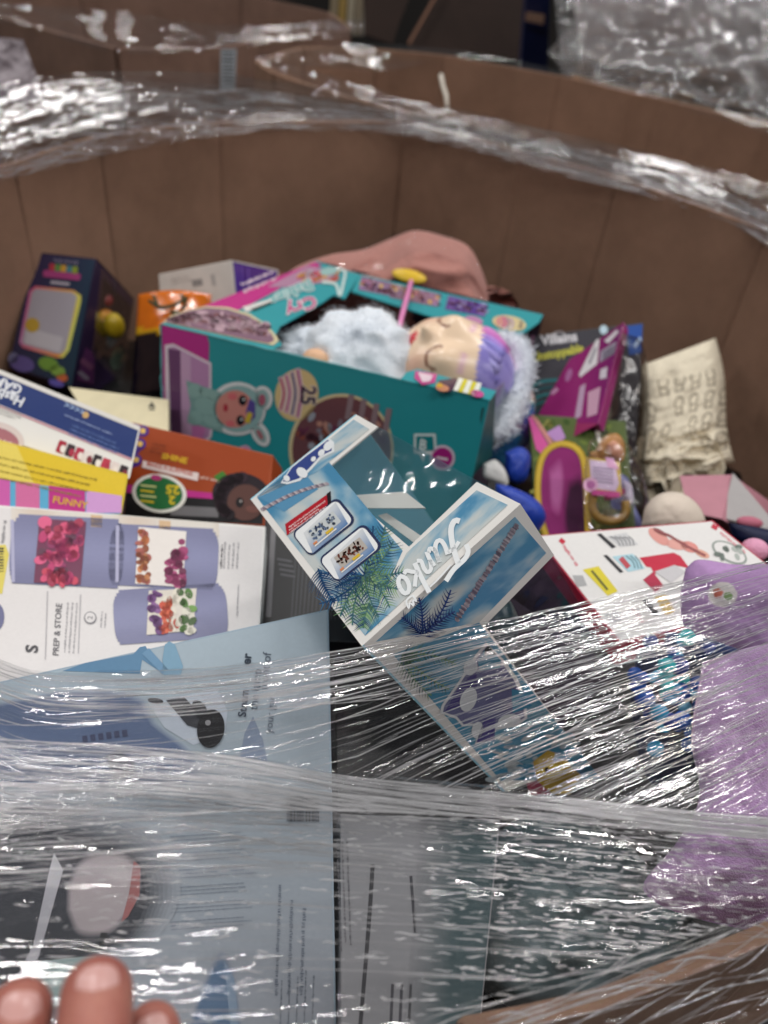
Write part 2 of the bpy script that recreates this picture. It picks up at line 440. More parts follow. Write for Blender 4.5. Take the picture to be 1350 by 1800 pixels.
RIM = 1.15
def bin_walls(t, pts, zt, zb, mat_in, th=.007, closed=True, bulge=.006, skip=(), shrink=.97):
    """every fold of the board is a panel of its own between two creases"""
    pts = [np.array(p, float) for p in pts]; c = np.mean(pts, 0); n = len(pts)
    for i in range(n if closed else n - 1):
        if i in skip: continue
        a, b = pts[i], pts[(i + 1) % n]
        e = b - a; L = np.linalg.norm(e); e /= L
        nrm = np.array([-e[1], e[0]])
        if nrm @ (c - a) < 0: nrm = -nrm
        QS = [0, .4 * th / L, 1.0 * th / L, .2, .4, .6, .8, 1 - 1.0 * th / L, 1 - .4 * th / L, 1]
        nu, nv = len(QS), 12; V = []
        for side in (0, 1):
            for q in QS:
                for r_ in np.linspace(0, 1, nv):
                    p = a + (b - a) * q
                    p = c + (p - c) * (shrink + (1 - shrink) * r_)
                    d_ = -bulge * math.sin(math.pi * q) ** .6 + .004 * (fbm(np.array(q * 3 + i * 7.3), np.array(r_ * 4), 3) - .5)
                    p = p - nrm * (th * side) + nrm * d_ * .8 - nrm * (.0020 if q in (0, 1) else .0009 if q < .02 or q > .98 else 0)
                    V.append((p[0], p[1], zb + (zt - zb) * r_))
        g = grid_faces(nu, nv); k = nu * nv
        F = [tuple(f) for f in g] + [tuple(f[::-1] + k) for f in g]
        F += [(j * nv + nv - 1, (j + 1) * nv + nv - 1, k + (j + 1) * nv + nv - 1, k + j * nv + nv - 1) for j in range(nu - 1)]
        obj('wall_panel', V, F, mat_in, t, smooth=False)

# the bin we look into
far = [atz(x, y - 22, RIM)[:2] for x, y in [(175, 262), (385, 237), (712, 237), (918, 290), (1085, 335), (1350, 430)]]
near = [atz(x, y, RIM)[:2] for x, y in [(1350, 1610), (800, 1785)]]
outline = [np.array(p) for p in [(-.53, .84), (-.57, .60), (-.50, .33), (-.33, .13), (-.16, .03), (-.02, .035)]]
rim_pts = [np.array((-.485, .97))] + far + [np.array((.53, .80)), np.array((.55, .58)), np.array((.44, .36)), np.array((.30, .235))] + near + outline[::-1]
bin_t = thing('cardboard_bin', 'open brown cardboard bin filled with boxed toys, nearest the camera', 'cardboard bin', (0, .65, .14))
bin_walls(bin_t, rim_pts, RIM, .14, 'card')
Vb = [(p[0] * .97, p[1] * .97 + .02, .145) for p in rim_pts]
obj('bin_floor', Vb, [list(range(len(Vb)))], 'card', bin_t)

# bin behind on the left
b2 = thing('cardboard_bin', 'brown cardboard bin with a sticker on its corner, behind on the left', 'cardboard bin', (-.7, 2.2, .14))
P2 = [atz(-160, -20, RIM)[:2], atz(0, 28, RIM)[:2], atz(207, 84, RIM)[:2], atz(392, 82, RIM)[:2], atz(451, 68, RIM)[:2], atz(612, 52, RIM)[:2], np.array((-.33, 2.66)), np.array((-.62, 2.86)), np.array((-1.1, 2.8)), np.array((-1.45, 2.45))]
bin_walls(b2, P2, RIM, .14, 'card_out')
# sticker on its corner
a_, b_ = atz(388, 84, 1.15), atz(416, 84, 1.15)
pr = Print(at(400, 120, 1.66), -DIR)
sq = [at(388, 84, 1.655), at(416, 84, 1.665), at(413, 160, 1.70), at(387, 160, 1.69)]
nn = unit(np.cross(sq[1] - sq[0], sq[3] - sq[0])); pr = Print(sq[0], nn)
pr.poly([(388, 86), (416, 86), (413, 158), (387, 158)], '#9aa0a6', 1)
for i in range(9): pr.line([(391, 93 + i * 6.5), (411, 93.5 + i * 6.5)], random.uniform(1.5, 4), '#4a4d52', 2)
pr.build('sticker', b2)

# bin behind on the right
b3 = thing('cardboard_bin', 'brown cardboard bin with plain folded walls, behind on the right', 'cardboard bin', (.2, 1.8, .14))
P3 = [atz(x, y + 6, RIM)[:2] for x, y in [(660, 80), (780, 92), (985, 128), (1110, 158), (1160, 168), (1350, 215)]]
P3 += [np.array((.95, 1.62)), np.array((.92, 1.40)), np.array((.62, 1.30)), np.array((.50, 1.30)), np.array((.33, 1.345)), np.array((.12, 1.42)), np.array((-.10, 1.53)), np.array((-.30, 1.70)), atz(455, 108, RIM)[:2], np.array((-.30, 2.02))]
bin_walls(b3, P3, RIM, .14, 'card')
V, F = tube([at(775, 132, 1.73), at(778, 150, 1.72), at(784, 168, 1.70), at(786, 190, 1.69)], .005, 6)
tag(obj('plastic_strap', V, F, plain('white_plastic', '#c9c2b6', .5), smooth=True), 'short white plastic strap end hanging inside the rear right bin', 'strap')

# ------------------------------------------------------------------ dark hall behind
V, F = hexa([at(928, -40, 2.5), at(968, -40, 2.5), at(962, 130, 2.75), at(915, 130, 2.75)], [p + np.array([.0, .12, 0]) for p in (at(928, -40, 2.5), at(968, -40, 2.5), at(962, 130, 2.75), at(915, 130, 2.75))])
post = thing('rack_post', 'dark blue steel rack post with a small pale sticker', 'rack', (.3, 2.7, .9))
obj('upright', V, F, 'blue', post)
sq = [at(924, 20, 2.56), at(957, 25, 2.56), at(955, 43, 2.59), at(922, 36, 2.59)]
obj('sticker', [p - np.array([0, .006, 0]) for p in sq], [(0, 1, 2, 3)], plain('pale_sticker', '#c9a590', .6), post)
# open carton with raised flaps; the shade on it is put into its colour
dk = thing('open_carton', 'dark brown open carton with raised flaps in the shade behind', 'carton', (.15, 3.2, .6))
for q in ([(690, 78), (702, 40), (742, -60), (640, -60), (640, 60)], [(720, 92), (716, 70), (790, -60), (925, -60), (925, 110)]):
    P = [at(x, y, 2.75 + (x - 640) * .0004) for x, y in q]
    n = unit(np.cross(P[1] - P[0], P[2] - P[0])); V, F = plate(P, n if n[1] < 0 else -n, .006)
    obj('flap', V, F, 'card_shade', dk)
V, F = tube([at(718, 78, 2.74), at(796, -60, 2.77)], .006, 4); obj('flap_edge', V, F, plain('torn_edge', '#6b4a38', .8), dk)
# upright stack of pale boards and files
for i, (x, w, c) in enumerate([(592, 13, '#b9a98c'), (607, 13, '#d0b06a'), (622, 12, '#d8cdb4'), (636, 12, '#b7a890'), (650, 13, '#c8bfae'), (665, 12, '#a59a88'), (679, 12, '#bdb3a0'), (694, 12, '#8f8675')]):
    q = [at(x - w / 2, -60, 3.0), at(x + w / 2, -60, 3.0), at(x + w / 2 - 8, 62, 3.2), at(x - w / 2 - 8, 62, 3.2)]
    V, F = hexa(q, [p + np.array([0, .18, 0]) for p in q])
    tag(obj('board', V, F, plain('board_tint', c, .6)), ['upright cream board', 'upright yellow board', 'upright ivory board', 'upright tan board', 'upright pale grey board', 'upright brownish grey board', 'upright light beige board', 'upright dull beige board'][i] + ' in the row far behind the left bin', 'board', 'boards far behind')
# wrapped pallet at the top right
pal = thing('wooden_pallet', 'wooden pallet under the film wrapped load at top right', 'pallet', (.9, 2.2, .9))
for i, (y0, dz) in enumerate([(150, 0), (178, .02), (205, .03)]):
    a, b = at(1010, y0 - 10, 2.02 - i * .05), at(1420, y0 + 88, 1.92 - i * .05)
    e = np.array([0, .09, 0]); h = np.array([0, 0, .022])
    V, F = hexa([a, b, b + e, a + e], [a - h, b - h, b + e - h, a + e - h]); obj('board', V, F, 'wood', pal)
def lumpy(quad, z, nu, nv, amp, fx, seed, name, mat, parent, back=.0, uvs=1., thick=.4):
    q = np.array(quad, float); U, Vv = np.meshgrid(np.linspace(0, 1, nu), np.linspace(0, 1, nv), indexing='ij')
    px = (q[0] * (1 - U)[..., None] + q[1] * U[..., None]) * (1 - Vv)[..., None] + (q[3] * (1 - U)[..., None] + q[2] * U[..., None]) * Vv[..., None]
    rid = 1 - np.abs(2 * fbm(U * fx + Vv * fx * .8, Vv * fx * .7 - U * fx * .5, seed, 4) - .95) * 1.6
    rid2 = fbm(U * fx * 2, Vv * fx * 2, seed + 9, 3)
    W = CAM + ((DIR + (px[..., :1] - CX) / FPX * RIGHT - (px[..., 1:] - CY) / FPX * UP)) * (z + back * (np.abs(U - .5) * 2) ** 3 - amp * (rid * .7 + rid2 * .5))[..., None]
    return obj(name, W.reshape(-1, 3), grid_faces(nu, nv), mat, parent, smooth=True, uv=np.stack([U * uvs, Vv * uvs], -1).reshape(-1, 2), thick=np.clip(thick * rid, 0, 1).ravel())
wl = thing('wrapped_load', 'crumpled clear film wrapped around a grey load at top right', 'wrapped pallet', (.8, 2.2, 1.0))
Q = [(985, -60), (1420, -60), (1420, 190), (1000, 110)]
P = [at(x + 12, y, z) for (x, y), z in zip([(985, -60), (1420, -60), (1420, 170), (1010, 98)], (2.1, 2.0, 1.95, 2.05))]
V, F = hexa(P, [p + np.array([.1, .4, 0]) for p in P]); obj('load', V, F, plain('grey_goods', '#6a5f5e', .5, .4, 9, .5), wl)
lumpy([(972, -60), (1430, -60), (1430, 215), (985, 128)], 2.02, 150, 90, .16, 3.4, 21, 'wrap_layer', 'filmbg', wl)
lumpy([(1010, -60), (1430, -60), (1430, 255), (1020, 165)], 1.96, 150, 90, .15, 2.8, 37, 'wrap_layer', 'filmbg', wl)
lumpy([(1200, -60), (1300, -60), (1420, 150), (1330, 170)], 1.9, 70, 70, .06, 3, 41, 'wrap_sash', 'filmbg', wl, thick=.9)
lumpy([(962, 92), (1010, 40), (1050, 110), (1000, 140)], 1.97, 40, 40, .05, 3, 51, 'wrap_corner', 'filmbg', wl, thick=.9)

# plastic bundle at the left edge
lg = lumpy([(-60, 60), (40, 70), (80, 175), (-60, 190)], 1.5, 60, 60, .022, 2, 61, 'plastic_bundle', plain('grey_bag', '#8a8086', .4, .4, 12, .15, .1, 30), None)
tag(lg, 'grey plastic bundle at the left edge behind the bin', 'plastic bundle')

# ------------------------------------------------------------------ stretch film
def sheet(name, top, bot, parent, mat, nu=420, nv=110, amp=.0016, Ls=.09, Lt=.006, seed=0, sag=0.0, thick=.35, mid=None, dash=.5, edge_tear=0.0, fan=0.0, fan0=.45):
    """film between two edges given as world curves; pleats run along its length and merge like pulled film"""
    A, B = curve(top, nu), curve(bot, nu)
    if edge_tear:
        jj = (fbm(np.linspace(0, 40, nu), np.zeros(nu), seed + 77, 4) - .5)[:, None] * edge_tear
        A = A + unit((A - B).mean(0)) * jj
    v = np.linspace(0, 1, nv)
    if mid is None: W = A[:, None] * (1 - v)[None, :, None] + B[:, None] * v[None, :, None]
    else:
        C_ = curve(mid, nu)
        W = A[:, None] * ((1 - v) ** 2)[None, :, None] + C_[:, None] * (2 * v * (1 - v))[None, :, None] + B[:, None] * (v ** 2)[None, :, None]
    ls = np.concatenate([[0], np.cumsum(np.linalg.norm(np.diff((A + B) / 2, axis=0), axis=1))])
    wid = np.linalg.norm(A - B, axis=1)
    S = np.repeat(ls[:, None], nv, 1); T = v[None] * wid[:, None]
    W = W - np.array([0, 0, 1]) * (sag * np.sin(math.pi * v)[None] * np.ones((nu, 1)))[..., None]
    Tf = T + fan * v[None] * np.maximum(0, S - fan0 * ls[-1])
    Tw = Tf + Lt * 2.2 * (fbm(S / (Ls * .9), Tf / (Lt * 6), seed + 3, 3) - .5) * 2
    r1 = vnoise(S / Ls, Tw / Lt, seed)
    r2 = vnoise(S / (Ls * .5), Tw / (Lt * .5), seed + 1)
    r3 = vnoise(S / (Ls * .18), Tw / (Lt * .55), seed + 2)
    r4 = vnoise(S / (Ls * .10), Tw / (Lt * 1.4), seed + 6)
    big = fbm(S / .12, T / .04, seed + 4, 2)
    act = np.clip(.35 + 1.9 * (fbm(S / .10, Tf / .016, seed + 8, 4) - .33), .12, 1.3)
    H = amp * act * (1.5 * r1 + .55 * r2 + dash * .5 * r3 + dash * .4 * r4) + .005 * (big - .5)
    gu = np.gradient(W, axis=0); gv = np.gradient(W, axis=1)
    Nn = np.cross(gu, gv); Nn /= np.linalg.norm(Nn, axis=2)[..., None] + 1e-12
    sgn = np.sign((Nn * (CAM - W)).sum(2)).mean()
    W = W + Nn * sgn * H[..., None]
    th = thick * np.clip((r1 ** 5) * (.3 + big) + .4 * (r2 ** 8) * r3, 0, 1)
    return obj(name, W.reshape(-1, 3), grid_faces(nu, nv), mat, parent, smooth=True, thick=th.ravel(), uv=np.stack([S, T], -1).reshape(-1, 2))
def fc(pts, h): return [atz(x, y, h) for x, y in pts]
wrap = thing('stretch_wrap', 'clear wrinkled stretch film pulled around and over the rim of the near bin', 'stretch wrap', (0, .1, .9))
# near side: film leaning in over the goods
e1 = [(-260, 1120), (-60, 1140), (60, 1178), (250, 1180), (420, 1168), (640, 1136), (860, 1090), (1060, 1050), (1350, 985), (1560, 930)]
e1b = [(-260, 1420), (-60, 1400), (60, 1395), (250, 1390), (420, 1385), (640, 1390), (860, 1410), (1060, 1432), (1350, 1450), (1560, 1460)]
sheet('film_sheet', fc(e1, 1.172), fc(e1b, 1.158), wrap, 'film', 620, 260, .0012, .11, .0048, 1, .006, .3, dash=.4, fan=.42)
e2 = [(-260, 1150), (-60, 1165), (60, 1196), (250, 1205), (420, 1195), (640, 1165), (860, 1125), (1060, 1090), (1350, 1030), (1560, 990)]
e2b = [(-260, 1260), (-60, 1270), (60, 1275), (250, 1262), (420, 1250), (640, 1232), (860, 1205), (1060, 1172), (1350, 1110), (1560, 1060)]
sheet('film_band', fc(e1, 1.176), fc(e2b, 1.168), wrap, 'film', 620, 130, .0011, .14, .0044, 11, 0, .45, dash=.35, edge_tear=.004)
# a gathered rope of film across the middle
e3 = [(-260, 1270), (0, 1300), (200, 1310), (400, 1328), (600, 1362), (900, 1392), (1200, 1424), (1350, 1436), (1560, 1450)]
e3b = [(-260, 1500), (0, 1470), (200, 1445), (400, 1425), (600, 1425), (900, 1438), (1200, 1462), (1350, 1476), (1560, 1490)]
sheet('film_rope', fc(e3, 1.180), fc(e3b, 1.174), wrap, 'filmrope', 620, 150, .0012, .16, .0042, 23, -.004, .8, dash=.35)
# lower sheet, down to the rim and over the outside of the bin
e4 = [(-260, 1420), (0, 1400), (200, 1390), (420, 1390), (640, 1400), (900, 1415), (1200, 1440), (1350, 1452), (1560, 1470)]
e4b = [(-260, 1990), (0, 1985), (200, 1985), (420, 1950), (640, 1850), (800, 1772), (1000, 1712), (1200, 1652), (1350, 1600), (1560, 1520)]
sheet('film_sheet', fc(e4, 1.168), fc(e4b, 1.160), wrap, 'film', 640, 330, .0008, .06, .0046, 31, .008, .35, dash=.6)
e5b = [(p + np.array([.03, -.13, -.14])) for p in fc(e4b, 1.158)]
sheet('film_skirt', [p + np.array([0, -.004, .003]) for p in fc(e4b, 1.160)], e5b, wrap, 'filmrope', 620, 120, .0012, .12, .0045, 43, 0, .3, dash=.5)
# far side: film bunched along the far rim
lo_px = [(-260, 470), (0, 322), (100, 292), (200, 268), (330, 245), (450, 232), (580, 228), (700, 236), (820, 262), (950, 300), (1100, 335), (1250, 380), (1350, 432), (1500, 540)]
hi_px = [(-260, 260), (0, 172), (100, 158), (200, 152), (330, 150), (450, 158), (580, 176), (700, 196), (820, 216), (950, 248), (1100, 280), (1250, 330), (1350, 372), (1500, 440)]
mp_px = [(-260, 360), (0, 245), (100, 224), (200, 208), (330, 196), (450, 192), (580, 199), (700, 213), (820, 238), (950, 273), (1100, 305), (1250, 352), (1350, 398), (1500, 490)]
def rimz(x, y): return float(np.linalg.norm(atz(x, y, RIM) - CAM) / np.linalg.norm(ray(x, y)))
zl = [rimz(x, y - 22) - .012 for x, y in lo_px]
far_lo = [at(x, y, z) for (x, y), z in zip(lo_px, zl)]
far_mid = [at(x, y, z - .02) for (x, y), z in zip(mp_px, zl)]
far_hi = [at(x, y, z + .05) for (x, y), z in zip(hi_px, zl)]
sheet('film_rim', far_hi, far_lo, wrap, 'filmfar', 620, 130, .0019, .10, .0085, 53, 0, .5, far_mid, edge_tear=.01)
sheet('film_rim', [p + np.array([0, .012, .014]) for p in far_hi], [a * .5 + b * .5 + np.array([0, -.02, .012]) for a, b in zip(far_mid, far_lo)], wrap, 'filmfar', 620, 100, .0018, .12, .0080, 59, 0, .5, edge_tear=.012)
r_hi = [(760, 205), (900, 240), (1000, 250), (1100, 268), (1250, 300), (1350, 322), (1500, 370)]
r_lo = [(760, 215), (900, 258), (1000, 288), (1100, 304), (1250, 335), (1350, 368), (1500, 430)]
sheet('film_rim', [at(x, y, 1.19 - max(0, x - 1000) * .0003) for x, y in r_hi], [at(x, y, 1.13 - max(0, x - 1000) * .0003) for x, y in r_lo], wrap, 'filmfar', 320, 60, .0017, .10, .0075, 67, 0, .6)
# fine tension pleats along the pull, whitened to stand in for glints
def strands(top, bot, N, lens, us, vs_, rad, seed, parent, fan=0., fan0=.45, lift=.0012, wob=.02, nseg=9, mat='thread', dens=None):
    nu = 300; A, B = curve(top, nu), curve(bot, nu); rg = np.random.default_rng(seed)
    ls = np.concatenate([[0], np.cumsum(np.linalg.norm(np.diff((A + B) / 2, axis=0), axis=1))]); tot = ls[-1]
    wid = np.linalg.norm(A - B, axis=1); q4 = np.arange(4) * math.pi / 2; V, F = [], []
    cnt = 0
    while cnt < N:
        L = math.exp(rg.uniform(math.log(lens[0]), math.log(lens[1]))); u0 = rg.uniform(*us); v0 = rg.uniform(*vs_)
        if dens is not None and rg.random() > dens(u0, v0): continue
        cnt += 1
        sc = u0 * tot + np.linspace(-.5, .5, nseg) * L
        k = np.clip(np.interp(sc, ls, np.arange(nu)), 0, nu - 1.001); ki = k.astype(int); kf = (k - ki)[:, None]
        a = A[ki] * (1 - kf) + A[np.minimum(ki + 1, nu - 1)] * kf; b = B[ki] * (1 - kf) + B[np.minimum(ki + 1, nu - 1)] * kf
        w = np.interp(k, np.arange(nu), wid); ex = fan * np.maximum(0, sc - fan0 * tot); ex0 = fan * max(0, u0 * tot - fan0 * tot)
        w0 = np.interp(u0 * tot, ls, wid)
        v = v0 * (w0 + ex0) / (w + ex) + wob * (rg.normal() * np.linspace(-1, 1, nseg) * min(1, L / .05) + .25 * np.sin(np.linspace(0, rg.uniform(2, 7), nseg) + rg.uniform(0, 6)))
        ok = (v > -.02) & (v < 1.02)
        if not ok.all(): v = np.clip(v, 0, 1)
        P_ = a * (1 - v)[:, None] + b * v[:, None]; P_ = P_ + (CAM - P_) / np.linalg.norm(CAM - P_, axis=1)[:, None] * lift * rg.uniform(.3, 2.2)
        r_ = math.exp(rg.uniform(math.log(rad[0]), math.log(rad[1]))) * np.sin(np.linspace(.04, math.pi - .04, nseg)) ** .5
        T = np.gradient(P_, axis=0); T /= np.linalg.norm(T, axis=1)[:, None] + 1e-12
        s1 = np.cross(T, [.1, .3, .95]); s1 /= np.linalg.norm(s1, axis=1)[:, None] + 1e-12; s2 = np.cross(T, s1)
        base = len(V) * nseg * 4
        V.append((P_[:, None] + r_[:, None, None] * (np.cos(q4)[None, :, None] * s1[:, None] + np.sin(q4)[None, :, None] * s2[:, None])).reshape(-1, 3))
        i = np.arange(nseg - 1)[:, None] * 4; j = np.arange(4)[None]
        F.append(np.stack([base + i + j, base + i + (j + 1) % 4, base + i + 4 + (j + 1) % 4, base + i + 4 + j], -1).reshape(-1, 4))
    V, F = np.concatenate(V), np.concatenate(F)
    return obj('film_pleat_glints', V, F, mat, parent, smooth=True, kind='stuff')
def thread_mat(name, g, m_, rough):  # white diffuse share paints glint brightness into the threads
    m, N, L, b = new_mat(name); N.remove(b)
    tcx = N.new('ShaderNodeTexCoord'); tn = N.new('ShaderNodeTexNoise'); tn.inputs['Scale'].default_value = 90; L.new(tcx.outputs['Object'], tn.inputs['Vector'])
    tr = N.new('ShaderNodeBsdfTransparent'); gl = N.new('ShaderNodeBsdfGlossy'); gl.inputs['Roughness'].default_value = rough
    df = N.new('ShaderNodeBsdfDiffuse'); df.inputs[0].default_value = (.85, .85, .87, 1); tl = N.new('ShaderNodeBsdfTranslucent'); tl.inputs[0].default_value = (.85, .85, .87, 1)
    ad = N.new('ShaderNodeMixShader'); ad.inputs[0].default_value = .5; L.new(df.outputs[0], ad.inputs[1]); L.new(tl.outputs[0], ad.inputs[2])
    mr = N.new('ShaderNodeMapRange'); mr.inputs[1].default_value = .35; mr.inputs[2].default_value = .65; mr.inputs[3].default_value = g * .4; mr.inputs[4].default_value = g * 1.6; L.new(tn.outputs['Fac'], mr.inputs[0])
    a1 = N.new('ShaderNodeMixShader'); L.new(mr.outputs[0], a1.inputs[0]); L.new(tr.outputs[0], a1.inputs[1]); L.new(gl.outputs[0], a1.inputs[2])
    a2 = N.new('ShaderNodeMixShader'); a2.inputs[0].default_value = m_; L.new(a1.outputs[0], a2.inputs[1]); L.new(ad.outputs[0], a2.inputs[2])
    L.new(a2.outputs[0], N['Material Output'].inputs[0]); return m
M['thread'] = thread_mat('film_thread', .60, .45, .08)
M['thread_bright'] = thread_mat('film_thread_glint', .6, .72, .08)  # whiter still, painted glints for the rope and the lower dashes
M['thread_soft'] = thread_mat('film_thread_soft', .5, .35, .12)
T1, B1, T2, T3, B3, T4, B4 = fc(e1, 1.174), fc(e1b, 1.162), fc(e2b, 1.170), fc(e3, 1.182), fc(e3b, 1.178), fc(e4, 1.172), fc(e4b, 1.163)
strands(T1, T2, 260, (.012, .22), (.05, .95), (0, 1), (.00005, .00034), 201, wrap, wob=.04, nseg=12)
strands(T1, B1, 520, (.008, .12), (.08, .95), (.2, 1), (.00005, .00034), 203, wrap, fan=.42, nseg=11, dens=lambda u, v: .12 + .9 * (u > .52) * min(1, (u - .50) * 7))
strands(T3, B3, 210, (.03, .40), (.03, .97), (0, 1), (.00006, .00030), 205, wrap, wob=.10, nseg=14, mat='thread_bright')
strands(T3, B3, 330, (.004, .05), (.03, .97), (0, 1), (.00006, .00036), 215, wrap, wob=.02, nseg=6, mat='thread_bright')
strands(T4, B4, 1500, (.0015, .010), (.06, .96), (.02, 1), (.00010, .00040), 207, wrap, wob=.012, nseg=6, mat='thread_bright', dens=lambda u, v: .22 + .9 * math.exp(-((u - .64) / .12) ** 2) + .35 * (v < .2))
strands(T4, B4, 160, (.015, .12), (.06, .5), (.0, .35), (.00006, .00032), 219, wrap, wob=.03, nseg=10)
strands(T4, B4, 110, (.03, .14), (.06, .96), (.02, 1), (.00006, .00026), 208, wrap, wob=.012, nseg=10)
strands([p + np.array([0, -.004, .004]) for p in B4], e5b, 950, (.006, .08), (.3, .98), (-.03, .8), (.00006, .00034), 209, wrap, wob=.02, nseg=10, lift=.004)
strands(far_hi, far_lo, 1300, (.010, .16), (.1, .95), (.03, .98), (.00015, .0006), 211, wrap, wob=.08, nseg=10, lift=.012, mat='thread_soft')
# film on the bins behind
def behind(name, hi, lo, zh, parent, seed, mat='filmfar'):
    sheet(name, [at(x, y, z) for (x, y), z in zip(hi, zh)], [at(x, y, z - .02) for (x, y), z in zip(lo, zh)], parent, mat, 260, 50, .0026, .12, .011, seed, 0, .4)
w3 = thing('stretch_wrap', 'clear film along the rim of the rear right bin', 'stretch wrap', (.2, 2.1, 1.1))
behind('film_rim', [(455, 100), (560, 84), (660, 78), (780, 88), (900, 106), (1000, 128), (1150, 164), (1350, 212), (1450, 250)], [(470, 116), (590, 120), (690, 124), (800, 104), (900, 122), (1000, 146), (1150, 178), (1350, 236), (1450, 280)], [1.6, 1.75, 1.87, 1.9, 1.86, 1.82, 1.72, 1.57, 1.5], w3, 71)
behind('film_rim', [(450, 100), (560, 128), (700, 172), (850, 212), (1000, 244)], [(452, 112), (555, 152), (700, 196), (850, 240), (1000, 270)], [1.58, 1.48, 1.38, 1.31, 1.26], w3, 73)
w2 = thing('stretch_wrap', 'clear film along the rim of the rear left bin', 'stretch wrap', (-.6, 2.0, 1.1))
behind('film_rim', [(-60, 0), (60, 12), (200, 20), (330, 40), (460, 44), (640, 34)], [(-60, 26), (60, 52), (205, 92), (330, 92), (460, 78), (640, 62)], [1.78, 1.7, 1.6, 1.66, 1.8, 2.08], w2, 79)

# ================================================================== goods in the bin
# dark sheet added under the goods so gaps between them read as shade
nu, nv = 60, 60
U, Vv = np.meshgrid(np.linspace(-.46, .46, nu), np.linspace(.10, 1.16, nv), indexing='ij')
Z = .965 - .10 * Vv + .05 * (fbm(U * 9, Vv * 9, 5) - .5) + .02 * (1 - np.abs(2 * fbm(U * 14, Vv * 14, 8) - 1))
Z = Z - .25 * np.clip(np.maximum(np.abs(U) - .38, np.abs(Vv - .62) - .42), 0, 1)
keep = obj('gap_shade_sheet', np.stack([U, Vv, Z], -1).reshape(-1, 3), grid_faces(nu, nv), 'gap_shade', None, smooth=True)
tag(keep, 'crumpled dark sheet added under the boxed goods to stand in for shade in the gaps', 'plastic bag')

# ---- trapezoid toy carton with windows, in focus
A, Dp, Cc = at(440, 877, .509), at(636, 1136, .386), at(915, 886, .393)
n1 = unit(np.cross(Cc - Dp, A - Dp)); n1 = n1 if n1 @ (CAM - Dp) > 0 else -n1
Bp = on_plane(625, 728, Dp, n1)
E_ = at(874, 1381, .495) - Dp
n2 = unit(np.cross(Cc - Dp, E_)); n2 = n2 if n2 @ (CAM - Dp) > 0 else -n2
fk = thing('toy_carton', 'white edged blue sky toy carton with clear windows, tilted in the centre', 'toy box', (Dp + E_ * .9) * np.array([1, 1, 1]))
f1 = lambda x, y: on_plane(x, y, Dp, n1)
f2 = lambda x, y: on_plane(x, y, Dp, n2)
TH = .0012
end_px = [(440, 877), (625, 728), (664, 750), (567, 830), (719, 961), (838, 847), (915, 886), (636, 1136)]
V, F = plate([f1(*p) for p in end_px], n1, TH); obj('end_panel', V, F, 'white', fk)
# long panel: card with an L shape round the second window
e_u = unit(E_)
side_px = [(636, 1136), (915, 886), (974, 976), (852, 1100), (1068, 1372)]
D2 = Dp + E_ * 1.06
P = [f2(*p) for p in side_px[:4]]
bar2 = P[3] + E_ * 1.02
P = P + [bar2, D2 + (bar2 - P[3] - E_ * 1.02)]
P[-1] = D2
V, F = plate(P, n2, TH); obj('side_panel', V, F, 'white', fk)
inn = (A - Dp) * .0
V, F = plate([A, Bp, Bp + E_, A + E_], unit(np.cross(Bp - A, E_)), TH); obj('top_panel', V, F, plain('pale_blue_inside', '#93cfe2', .5, .4, 12, .10), fk)
V, F = plate([A, Dp, Dp + E_ * 1.06, A + E_ * 1.06], unit(np.cross(E_, Dp - A)), TH); obj('back_panel', V, F, plain('sky_inside', '#8fc8dc', .5, .4, 12, .10), fk)
V, F = plate([A + E_, Bp + E_, Cc + E_, Dp + E_], -n1, TH); obj('base_panel', V, F, 'innerdark', fk)
# clear window bent round the slope
W1 = [f1(664, 750), f1(567, 830), f1(719, 961), f1(838, 847)]
obj('window', np.array([p - n1 * .0008 for p in W1]), [(0, 1, 2, 3)], 'clear', fk)
obj('window', np.array([Bp, Cc, Cc + E_, Bp + E_]), [(0, 1, 2, 3)], 'clear', fk)
W2 = [f2(974, 976), f2(852, 1100), bar2, Cc + E_]
obj('window', np.array([p - n2 * .0008 for p in W2]), [(0, 1, 2, 3)], 'clear', fk)
# inner tray
tc_ = Dp + (A - Dp) * .30
V, F = plate([tc_ + E_ * .10, tc_ + (Cc - Dp) * .62 + E_ * .10, tc_ + (Cc - Dp) * .62 + E_ * .97, tc_ + E_ * .97], unit(A - Dp), .001)
obj('inner_tray', V, F, plain('smoky_tray', '#55585c', .3, .5), fk)
pin = lambda x, y, d_: on_plane(x, y, Dp - n1 * d_, n1)
V, F = plate([pin(600, 872, .020), pin(712, 864, .020), pin(748, 893, .020), pin(620, 893, .020)], n1, .0008); obj('tray_lip', V, F, 'white', fk)
V, F = plate([pin(664, 906, .026), pin(680, 902, .026), pin(760, 955, .026), pin(742, 965, .026)], n1, .0008); obj('tray_lip', V, F, 'white', fk)
V, F, _ = sphere(Dp + (Cc - Dp) * .55 + E_ * .55 + (A - Dp) * .2, (.018, .022, .025)); obj('figure', V, F, plain('dark_teal_vinyl', '#173a44', .3, .6), fk, smooth=True)
V, F, _ = sphere(Dp + (Cc - Dp) * .62 + E_ * .32 + (A - Dp) * .14, (.008, .008, .008)); obj('figure_bead', V, F, plain('teal_foil', '#1fa2a6', .2, .7), fk, smooth=True)

